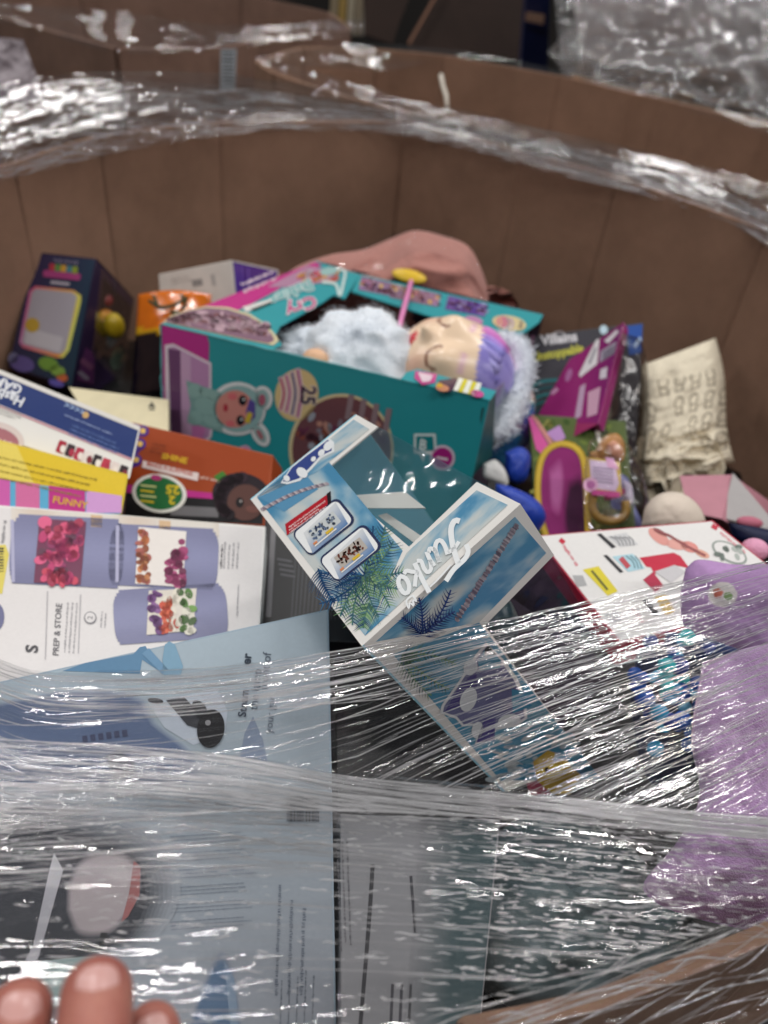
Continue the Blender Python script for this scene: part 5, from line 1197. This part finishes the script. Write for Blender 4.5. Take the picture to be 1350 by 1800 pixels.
# ---- lilac goods on the right
def soft(name, px_poly, z, bulge, seed, mat, nr=40, na=72, tilt=0.0, rough=.01, freq=5, col=None):
    """a soft closed shape whose outline is known and which bulges toward its middle"""
    Pp = curve(list(px_poly) + [px_poly[0]], na + 1)[:-1]; c = Pp.mean(0); V, Cc_ = [], []
    for side in (1, -1):
        for j in range(nr):
            r_ = (j + 1) / nr
            for i in range(na):
                x, y = c + (Pp[i] - c) * r_
                nz = float(fbm(np.array(x * freq * .004 + seed), np.array(y * freq * .004), seed, 4)) - .5
                zz = z + tilt * (y - c[1]) * .001 - side * bulge * math.sqrt(max(0, 1 - r_ ** 2.6)) * (1 if side > 0 else .6) - rough * nz * side
                V.append(at(x, y, zz)); Cc_.append(col(x, y) if col else (1, 1, 1))
    F = []
    for s in range(2):
        o = s * nr * na
        for j in range(nr - 1):
            for i in range(na):
                q = (o + j * na + i, o + j * na + (i + 1) % na, o + (j + 1) * na + (i + 1) % na, o + (j + 1) * na + i)
                F.append(q if s == 0 else q[::-1])
        F.append([o + i for i in range(na)] if s else [o + i for i in range(na)][::-1])
    for i in range(na):
        a, b = (nr - 1) * na + i, (nr - 1) * na + (i + 1) % na
        F.append((a, b, nr * na + b, nr * na + a))
    return V, F, np.array(Cc_)
def lil(x, y):
    c = lin('#b48fc0')
    if (x - 1270) ** 2 / 26 ** 2 + (y - 1045) ** 2 / 22 ** 2 < 1: c = lin('#d9d2cf')
    if (x - 1262) ** 2 / 9 ** 2 + (y - 1042) ** 2 / 8 ** 2 < 1: c = lin('#c9705c')
    if (x - 1280) ** 2 / 8 ** 2 + (y - 1048) ** 2 / 7 ** 2 < 1: c = lin('#7fa060')
    return c
V, F, Cl = soft('l', [(1205, 1000), (1225, 984), (1290, 992), (1400, 1000), (1440, 1080), (1400, 1190), (1330, 1180), (1260, 1150), (1205, 1105), (1196, 1050)], .505, .018, 3, None, 60, 110, col=lil, rough=.006)
tag(obj('lilac_pouch', V, F, 'cloth', smooth=True, col=Cl), 'lilac pouch with a round fruit badge on top of the white and red carton', 'pouch')
V, F, Cl = soft('l', [(1235, 1165), (1330, 1135), (1480, 1120), (1500, 1400), (1480, 1640), (1350, 1640), (1180, 1600), (1130, 1560), (1190, 1480), (1230, 1400), (1215, 1300)], .425, .016, 9, None, 60, 110, tilt=-.12, rough=.012, freq=4)
tag(obj('lilac_plush', V, F, plain('lilac_fleece', '#b795c2', .95, .1, 500, .25, .6, 900, sheen=.4), smooth=True), 'large lilac fleece plush under the film at the right edge', 'plush')
V, F, Cl = soft('l', [(1170, 1110), (1230, 1118), (1330, 1150), (1400, 1150), (1420, 1190), (1330, 1185), (1230, 1165), (1170, 1140)], .47, .012, 12, None, 14, 50, rough=.01)
tag(obj('navy_cloth', V, F, plain('navy_fabric', '#1f3060', .8, .2, 60, .2, .5, 200), smooth=True), 'strip of navy blue cloth between the lilac pouch and lilac plush', 'cloth')
# glittering bead ornament
bd = thing('bead_ornament', 'cluster of shiny blue and turquoise beads left of the lilac plush', 'ornament', at(1185, 1240, .47))
rg = random.Random(12); bm_ = [plain('bead_blue', c, .12, .8, 300, .3, coat=.6) for c in ('#1d4fa8', '#1f8fc0', '#28b8c0', '#2c3f8a', '#5fb0d8')]
sv, sf, _ = sphere((0, 0, 0), 1, 12, 8)
me_cache = []
for i in range(56):
    x, y = rg.gauss(1185, 34), rg.gauss(1215, 58)
    if not (1110 < x < 1260 and 1120 < y < 1345): continue
    r_ = rg.uniform(.0028, .0062)
    o = obj('bead', at(x, y, .455 + rg.uniform(-.01, .012)) + sv * r_, sf, rg.choice(bm_), bd, smooth=True)
V, F, Cl = soft('l', [(1120, 1140), (1210, 1130), (1250, 1200), (1240, 1330), (1150, 1380), (1110, 1250)], .475, .012, 14, None, 14, 40); obj('backing', V, F, plain('navy_net', '#1a2444', .6, .3), bd, smooth=True)
V, F, _ = sphere(at(1258, 1195, .452), (.006, .006, .006), 14, 10); obj('gold_bead', V, F, plain('gold_foil', '#e0c070', .25, .7, metal=.6), bd, smooth=True)

# ---- carded doll packs (right, behind)
vl, pr, P, n = slab('doll_card', 'dark grey hanging doll card with white and yellow lettering', 'doll pack', [(938, 590), (1131, 567), (1118, 800), (884, 830)], (1.0, .99, .93), .012, plain('charcoal_board', '#34343a', .5, .4))
pr.poly([(940, 592), (1129, 570), (1117, 796), (888, 826)], '#38363e', 1); pr.poly([(1100, 574), (1129, 570), (1127, 620), (1106, 625)], '#1f4c9c', 2); pr.poly([(1112, 608), (1124, 592), (1128, 598), (1117, 613)], '#a9c0e0', 3)
pr.text('Villains', (952, 607), -7, 24, '#d6d4d8', 3, .95, .03); pr.text('Unstoppable', (936, 636), -11, 21, '#c2c04a', 3, .85, .03, .15); pr.words((972, 584), -7, 20, 3, '#b0aeb4', 3)
pr.ell(1061, 580, 7, 8, 0, '#b8d0dc', 3, 16); pr.poly([(934, 590), (940, 590), (926, 660), (918, 662)], '#6d4460', 2)
for i in range(6): pr.line(curve([(922, 690 + i * 12), (950, 672 + i * 12), (985, 668 + i * 12)], 8), 6, ['#1f6a70', '#144c54', '#2c7a80'][i % 3], 3)
pr.build('front_print', vl, 'matte')
mg, pr, P, n = slab('magenta_pack', 'magenta plastic pack with white labels leaning on the dark doll card', 'toy pack', [(1000, 632), (1097, 566), (1052, 745), (938, 742)], (.95, .93, .90), .012, plain('magenta_plastic', '#8a2566', .25, .55, 20, .08))
pr.grid([(1002, 634), (1095, 570), (1050, 742), (942, 738)], 10, 10, lambda a, b: mixc('#8f2a6c', '#5c1b5a', max(0, a * 1.1 - .3 - .4 * b)), 1)
pr.poly([(938, 742), (1052, 745), (1000, 772)], '#94305e', 1)
for q, c in (([(1018, 658), (1048, 598), (1054, 596), (1050, 640), (1020, 664)], '#d9d5d8'), ([(1062, 600), (1084, 580), (1088, 584), (1070, 604)], '#cfc9cf'), ([(1056, 618), (1084, 600), (1080, 622), (1054, 638)], '#9c94a4'), ([(1056, 650), (1068, 645), (1066, 665), (1054, 667)], '#c8c0ca'), ([(1020, 680), (1030, 674), (1022, 732), (1010, 738)], '#b89ab4'), ([(1034, 690), (1056, 680), (1050, 728), (1032, 734)], '#c49ab0')): pr.poly(q, c, 2)
for i in range(3): pr.line([(1060, 622 + i * 5), (1080, 609 + i * 5)], 2, '#4a4458', 3)
pr.line([(1036, 640), (1048, 612)], 4, '#8f8a94', 3); pr.rect(975, 688, 14, 7, -40, '#c08ab0', 2); pr.ell(1000, 660, 12, 5, -70, '#a86a9c', 2)
pr.build('front_print', mg, 'ink_gloss')
# clear blister right of it
V, F, Cl = soft('l', [(1094, 585), (1128, 600), (1140, 700), (1125, 850), (1095, 880), (1050, 800), (1070, 700)], .90, .03, 15, None, 20, 48, rough=.012)
tag(obj('clear_blister', V, F, clear_plastic('grey_blister', .03, .15, (.80, .78, .76)), smooth=True), 'empty looking clear plastic blister beside the cream cloth bag', 'blister')
V, F = tube(curve([at(1046, 722, .84), at(1050, 760, .83), at(1058, 798, .81)], 12), .0022, 6)
tag(obj('white_tie', V, F, plain('white_tie', '#ddd5c8', .4), smooth=True), 'thin white plastic tie above the carded princess doll pack', 'tie')
# princess style pack with arch
pp, pr, P, n = slab('doll_pack', 'green and pink doll pack with a gold arch on its card', 'doll pack', [(930, 728), (1100, 740), (1120, 955), (945, 975)], (.86, .84, .72), .01, plain('green_board', '#4a5a30', .5, .4, 30, .3))
pr.poly([(932, 732), (1098, 742), (1112, 950), (948, 970)], '#556238', 1)
for i in range(90): pr.ell(random.uniform(935, 1090), random.uniform(735, 950), random.uniform(4, 10), random.uniform(3, 6), random.uniform(0, 180), random.choice(['#3c5228', '#6b7a3c', '#88884a', '#2c3c20']), 2, 8)
pr.poly([(927, 728), (936, 735), (968, 790), (958, 806), (942, 790)], '#d25c9c', 3); pr.poly([(930, 724), (945, 738), (978, 786), (970, 790)], '#c98a84', 4); pr.poly([(960, 762), (984, 748), (994, 770), (980, 782)], '#b48ac0', 4)
arch = curve([(965, 960), (948, 900), (946, 840), (956, 800), (980, 782), (1008, 786), (1024, 806), (1030, 860), (1034, 950)], 40)
pr.poly([tuple(p) for p in arch], '#842a66', 3)
pr.blur([(1000, 850), (1020, 840), (1032, 900), (1034, 948), (1000, 950), (992, 900)], '#3a1632', '#842a66', 4, 1.2)
pr.blur([(966, 830), (984, 815), (990, 850), (982, 900), (970, 890)], '#a85a90', '#842a66', 4, 1.3)
pr.line(arch, 11, '#b4942c', 6); pr.line(arch, 4, '#cdb04c', 7)
pr.build('front_print', pp, 'ink_gloss')
# the doll in the pack
fd = thing('fashion_doll', 'small blond fashion doll in a lavender dress inside the arch pack', 'doll', at(1080, 930, .75))
for nm, pts, z, bu, c in (('hair', [(1048, 790), (1062, 768), (1085, 762), (1098, 780), (1096, 808), (1080, 815), (1056, 812)], .765, .012, '#c08a4c'), ('face', [(1068, 780), (1080, 774), (1092, 786), (1090, 802), (1078, 806), (1068, 796)], .752, .006, '#d89a78'), ('hair_plait', [(1036, 795), (1060, 790), (1070, 800), (1066, 830), (1040, 826)], .77, .010, '#b8844a'),
                          ('dress', [(1080, 830), (1104, 840), (1112, 880), (1128, 925), (1090, 945), (1060, 935), (1072, 880)], .765, .015, '#7f86c0'), ('sash', [(1062, 868), (1096, 858), (1098, 868), (1064, 880)], .742, .003, '#c23a86'), ('bodice', [(1094, 842), (1110, 852), (1112, 886), (1098, 884)], .745, .006, '#c9bede')):
    V, F, Cl = soft('l', pts, z, bu, 33, None, 10, 36, rough=.006); obj(nm, V, F, plain('doll_' + nm, c, .5, .4, 90, .2), fd, smooth=True)
tg, pr, P, n = slab('hang_tag', 'gold edged pink and lavender tag on the doll pack', 'tag', [(1030, 802), (1090, 812), (1094, 872), (1034, 864)], (.735, .733, .715), .0015, plain('gold_board', '#c2a03c', .35, .5), None)
pr.poly([(1036, 808), (1080, 814), (1088, 850), (1082, 864), (1040, 858)], '#d0b8d6', 1); pr.poly([(1064, 796 + 8), (1078, 806), (1088, 826), (1068, 822)], '#d59ac4', 2)
for i in range(5): pr.line([(1042, 822 + i * 6), (1078, 826 + i * 6)], 2.6, '#8d7f9c', 2)
pr.ell(1038, 853, 13, 13, 0, '#d9a6c8', 3, 20); pr.ell(1038, 853, 8, 7, 0, '#b86aa6', 4, 16); pr.line([(1040, 866), (1090, 870)], 9, '#c2408c', 3)
pr.build('front_print', tg, 'ink_gloss')
V, F = [], []
path = curve([at(x, y, .722) for x, y in [(1044, 868), (1040, 890), (1052, 910), (1078, 916), (1098, 905), (1100, 880)]], 24); V, F = tube(path, .004, 8); obj('tag_frame', V, F, plain('gold_foil2', '#b8924a', .3, .6), tg, smooth=True)
V, F, Cl = soft('l', [(1036, 775), (1065, 755), (1110, 790), (1140, 880), (1125, 940), (1070, 950), (1034, 930), (1024, 850)], .73, .02, 44, None, 26, 60, rough=.014, freq=9)
obj('blister', V, F, 'clear_soft', pp, smooth=True)

# ---- rainbow plush and blue plush between the cartons
def rain(x, y):
    cols = ['#2c6a8c', '#4b3f8c', '#c04a6a', '#d8763c', '#2c8c7a', '#24409c']; q = (float(fbm(np.array(x * .02), np.array(y * .02), 55, 3)) * 9 + y * .01) % 6
    return mixc(cols[int(q)], cols[(int(q) + 1) % 6], q % 1)
V, F, Cl = soft('l', [(872, 700), (905, 680), (938, 690), (935, 760), (915, 800), (880, 830), (852, 820), (862, 760)], .87, .02, 61, None, 40, 60, col=rain, rough=.02)
tag(obj('rainbow_plush', V, F, 'shiny', smooth=True, col=Cl), 'small rainbow coloured plush squeezed beside the teal carton', 'plush')
for lab, pts, z in (('round glossy blue plush limb between teal carton and gold arch', [(888, 795), (915, 785), (932, 800), (926, 840), (908, 852), (890, 840)], .80), ('glossy blue plush foot just above the tilted toy carton', [(872, 850), (900, 856), (945, 880), (960, 910), (940, 935), (900, 905), (872, 875)], .72)):
    V, F, Cl = soft('l', pts, z, .018, 63, None, 16, 40, rough=.01); tag(obj('blue_plush', V, F, plain('royal_blue', '#1d3fa8', .4, .4, 30, .12), smooth=True), lab, 'plush')
V, F, Cl = soft('l', [(850, 815), (872, 808), (890, 830), (892, 852), (868, 846), (850, 838)], .78, .008, 65, None, 10, 30); tag(obj('white_tissue', V, F, plain('white_tissue', '#d8d8d6', .5), smooth=True), 'scrap of white paper beside the blue plush', 'paper')

# ---- cream printed cloth bag
def tote(x, y):
    c = lin('#e2d8c2'); t = (y - 640) * -.2
    wv = float(fbm(np.array(x * .02), np.array(y * .02), 88, 3)) - .5
    u_, v_ = (x - 1125 + (y - 720) * -.03) + wv * 26, (y - 655 + (x - 1190) * .22) + wv * 18
    if v_ > 8 and y < 790 + wv * 60 and ((int(u_ // 27) * 7 + int(v_ // 40) * 13) % 5):
        cxx, cyy = (u_ % 27) - 13.5, (v_ % 40) - 20
        d1 = math.hypot(cxx / 9, (cyy + 6) / 11)
        if .72 < d1 < 1.05 and cyy < 4: return lin('#9a907e')
        if abs(abs(cxx) - 6) < 1.5 and 4 <= cyy < 13: return lin('#9a907e')
        if abs(cyy - 14) < 1.6 and abs(cxx) < 8: return lin('#a09684')
    return c
nu, nv = 150, 150; V, C_ = [], []
q = np.array([(1112, 648), (1258, 594), (1292, 812), (1122, 858)], float)
for i in range(nu):
    for j in range(nv):
        a, b = i / (nu - 1), j / (nv - 1); p = (q[0] * (1 - a) + q[1] * a) * (1 - b) + (q[3] * (1 - a) + q[2] * a) * b
        fold = max(.04, b - .52) * .16 * (float(fbm(np.array(a * 4), np.array(b * 14), 81, 3)) - .4)
        edge = .05 * (abs(a - .5) * 2) ** 6 + .02 * (abs(b - .5) * 2) ** 8
        V.append(at(p[0] + 5 * math.sin(b * 6), p[1], .96 - .05 * b + edge - .012 * float(fbm(np.array(a * 5), np.array(b * 5), 85, 3)) - fold)); C_.append(tote(*p))
o = obj('cloth_bag', V, facing(V, grid_faces(nu, nv)), 'cloth', smooth=True, col=np.array(C_)); sol = o.modifiers.new('depth', 'SOLIDIFY'); sol.thickness = .03; sol.offset = -1
tag(o, 'folded cream cloth bag with grey printed loops against the right wall', 'cloth bag')
V, F, Cl = soft('l', [(1128, 925), (1135, 890), (1160, 868), (1195, 866), (1225, 885), (1240, 915), (1230, 935), (1150, 940)], .70, .03, 87, None, 24, 50, rough=.006)
tag(obj('knit_cap', V, F, plain('cream_cap', '#d8cbbd', .7, .2, 40, .08, .2, 120), smooth=True), 'cream rounded knit cap in front of the cloth bag', 'cap')
pg, pr, P, n = slab('pink_carton', 'pink carton with a light grey end, right of the cream cap', 'carton', [(1194, 836), (1287, 834), (1268, 912), (1210, 900)], (.78, .77, .73), .05, plain('pink_card', '#b77f8c', .6, .3), None, np.array([.06, .02, -.04]))
q2 = [at(1287, 834, .768), at(1372, 935, .72), at(1330, 930, .715), at(1268, 912, .725)]
V, F = plate(q2, unit(np.cross(q2[1] - q2[0], q2[3] - q2[0])), .002); obj('end_flap', V, F, plain('grey_card', '#a6a2a2', .6, .3), pg)
V, F, _ = sphere(at(1318, 918, .712), (.012, .006, .005), 16, 10); obj('pink_mark', V, F, plain('pink_print', '#b8647a', .5), pg, smooth=True)
V, F, Cl = soft('l', [(1280, 918), (1350, 930), (1420, 950), (1420, 985), (1340, 975), (1290, 945)], .66, .012, 91, None, 12, 36); tag(obj('navy_pouch', V, F, plain('navy_pouch', '#10173a', .5, .3), smooth=True), 'dark navy pouch right of the white and red carton', 'pouch')
V, F, D_ = sphere(at(1327, 966, .585), (.010, .009, .008), 20, 14); tag(obj('pink_pompom', V, F, plain('pink_fluff', '#e3a3bf', .7, .2, 200, .2, .6, 400), smooth=True), 'small pale pink pompom at the right edge', 'pompom')

# ================================================================== the hand holding the film back
def capsule_chain(pts, rad, n=20):
    P_ = curve(pts, 22); r_ = np.interp(np.linspace(0, 1, 22), np.linspace(0, 1, len(rad)), rad)
    V, F = tube(P_, r_, n); Vs, Fs, _ = sphere(P_[-1], r_[-1], n, 14)
    return V, F, Vs, Fs
hand_parts = []
HV, HF = [], []
def addm(V, F):
    b = len(HV); HV.extend(np.asarray(V).tolist()); HF.extend([[b + int(i) for i in f] for f in F])
fingers = [  # joints from knuckle to tip: pixel x, y, distance ; radii
    ([(150, 2260, .200), (158, 2060, .190), (162, 1870, .188), (170, 1748, .200)], [.0105, .0100, .0096, .0090]),
    ([(-40, 2300, .200), (-10, 2110, .190), (10, 1930, .188), (34, 1782, .200)], [.0100, .0095, .0090, .0084]),
    ([(330, 2260, .215), (310, 2080, .205), (288, 1930, .202), (268, 1812, .212)], [.0095, .0088, .0082, .0074]),
    ([(480, 2330, .235), (440, 2190, .228), (400, 2090, .226), (375, 2010, .232)], [.0085, .0080, .0074, .0068]),
    ([(-60, 2500, .235), (-20, 2320, .245), (60, 2150, .250), (130, 2020, .248)], [.0120, .0115, .0108, .0095])]
for pts, rad in fingers:
    V, F, Vs, Fs = capsule_chain([at(*p) for p in pts], rad); addm(V, F); addm(Vs, Fs)
for c, r_ in ((at(150, 2420, .215), .030), (at(20, 2440, .215), .028), (at(300, 2440, .225), .027), (at(140, 2620, .235), .034)):
    V, F, _ = sphere(c, r_, 24, 16); addm(V, F)
V, F = tube([at(150, 2500, .23), at(150, 2900, .26)], [.032, .028], 20); addm(V, F)
hand = thing('hand', 'bare hand with three fingertips at the bottom left corner holding the film', 'hand', at(150, 2500, .25))
SK, N_, L_, b_ = new_mat('skin')
tcn = N_.new('ShaderNodeTexCoord'); t1 = N_.new('ShaderNodeTexNoise'); t1.inputs['Scale'].default_value = 55; t1.inputs['Detail'].default_value = 9; t1.inputs['Roughness'].default_value = .7
L_.new(tcn.outputs['Object'], t1.inputs['Vector'])
cr = N_.new('ShaderNodeValToRGB'); cr.color_ramp.elements[0].color = (*lin('#9c544c'), 1); cr.color_ramp.elements[1].color = (*lin('#b87c6c'), 1); cr.color_ramp.elements[0].position = .3; cr.color_ramp.elements[1].position = .7
L_.new(t1.outputs['Fac'], cr.inputs[0]); L_.new(cr.outputs[0], b_.inputs['Base Color'])
b_.inputs['Roughness'].default_value = .5; b_.inputs['Subsurface Weight'].default_value = .25; b_.inputs['Subsurface Radius'].default_value = (.006, .002, .001)
b_.inputs['Subsurface Scale'].default_value = 1.0
t2 = N_.new('ShaderNodeTexNoise'); t2.inputs['Scale'].default_value = 700; L_.new(tcn.outputs['Object'], t2.inputs['Vector'])
bp = N_.new('ShaderNodeBump'); bp.inputs['Strength'].default_value = .3; bp.inputs['Distance'].default_value = .0006; L_.new(t2.outputs['Fac'], bp.inputs['Height']); L_.new(bp.outputs['Normal'], b_.inputs['Normal'])
ho = obj('palm_and_fingers', HV, HF, SK, hand, smooth=True)
rm = ho.modifiers.new('remesh', 'REMESH'); rm.mode = 'VOXEL'; rm.voxel_size = .0011; rm.use_smooth_shade = True
sm = ho.modifiers.new('smooth', 'SMOOTH'); sm.iterations = 10; sm.factor = .5
NAIL = plain('fingernail', '#cc9c96', .28, .5, 150, .04)
for (pts, rad), wn, ln in zip(fingers[:3], (.0054, .0052, .0044), (.0062, .0060, .0050)):
    tip, prev = at(*pts[3]), at(*pts[2]); ax_l = unit(tip - prev); up_ = unit(CAM - tip); up_ = unit(up_ - ax_l * (up_ @ ax_l)); sd = np.cross(ax_l, up_)
    V = []; nu, nv = 17, 15
    for i in range(nu):
        for j in range(nv):
            a, b = i / (nu - 1) * 2 - 1, j / (nv - 1) * 2 - 1
            # rounded plate
            rr = max(abs(a), abs(b)); k = (abs(a) ** 3.2 + abs(b) ** 3.2) ** (1 / 3.2); s = rr / k if k > 1e-6 else 1
            a2, b2 = a * s, b * s
            V.append(tip + sd * a2 * wn * (.92 + .08 * b2) + ax_l * (b2 * ln - .0030) + up_ * (rad[3] * 1.0 * math.sqrt(max(0, 1 - (a2 * wn / rad[3]) ** 2)) + .0003 - max(0, b2 - .35) ** 2 * .0016))
    o = obj('fingernail', V, grid_faces(nu, nv), NAIL, hand, smooth=True)
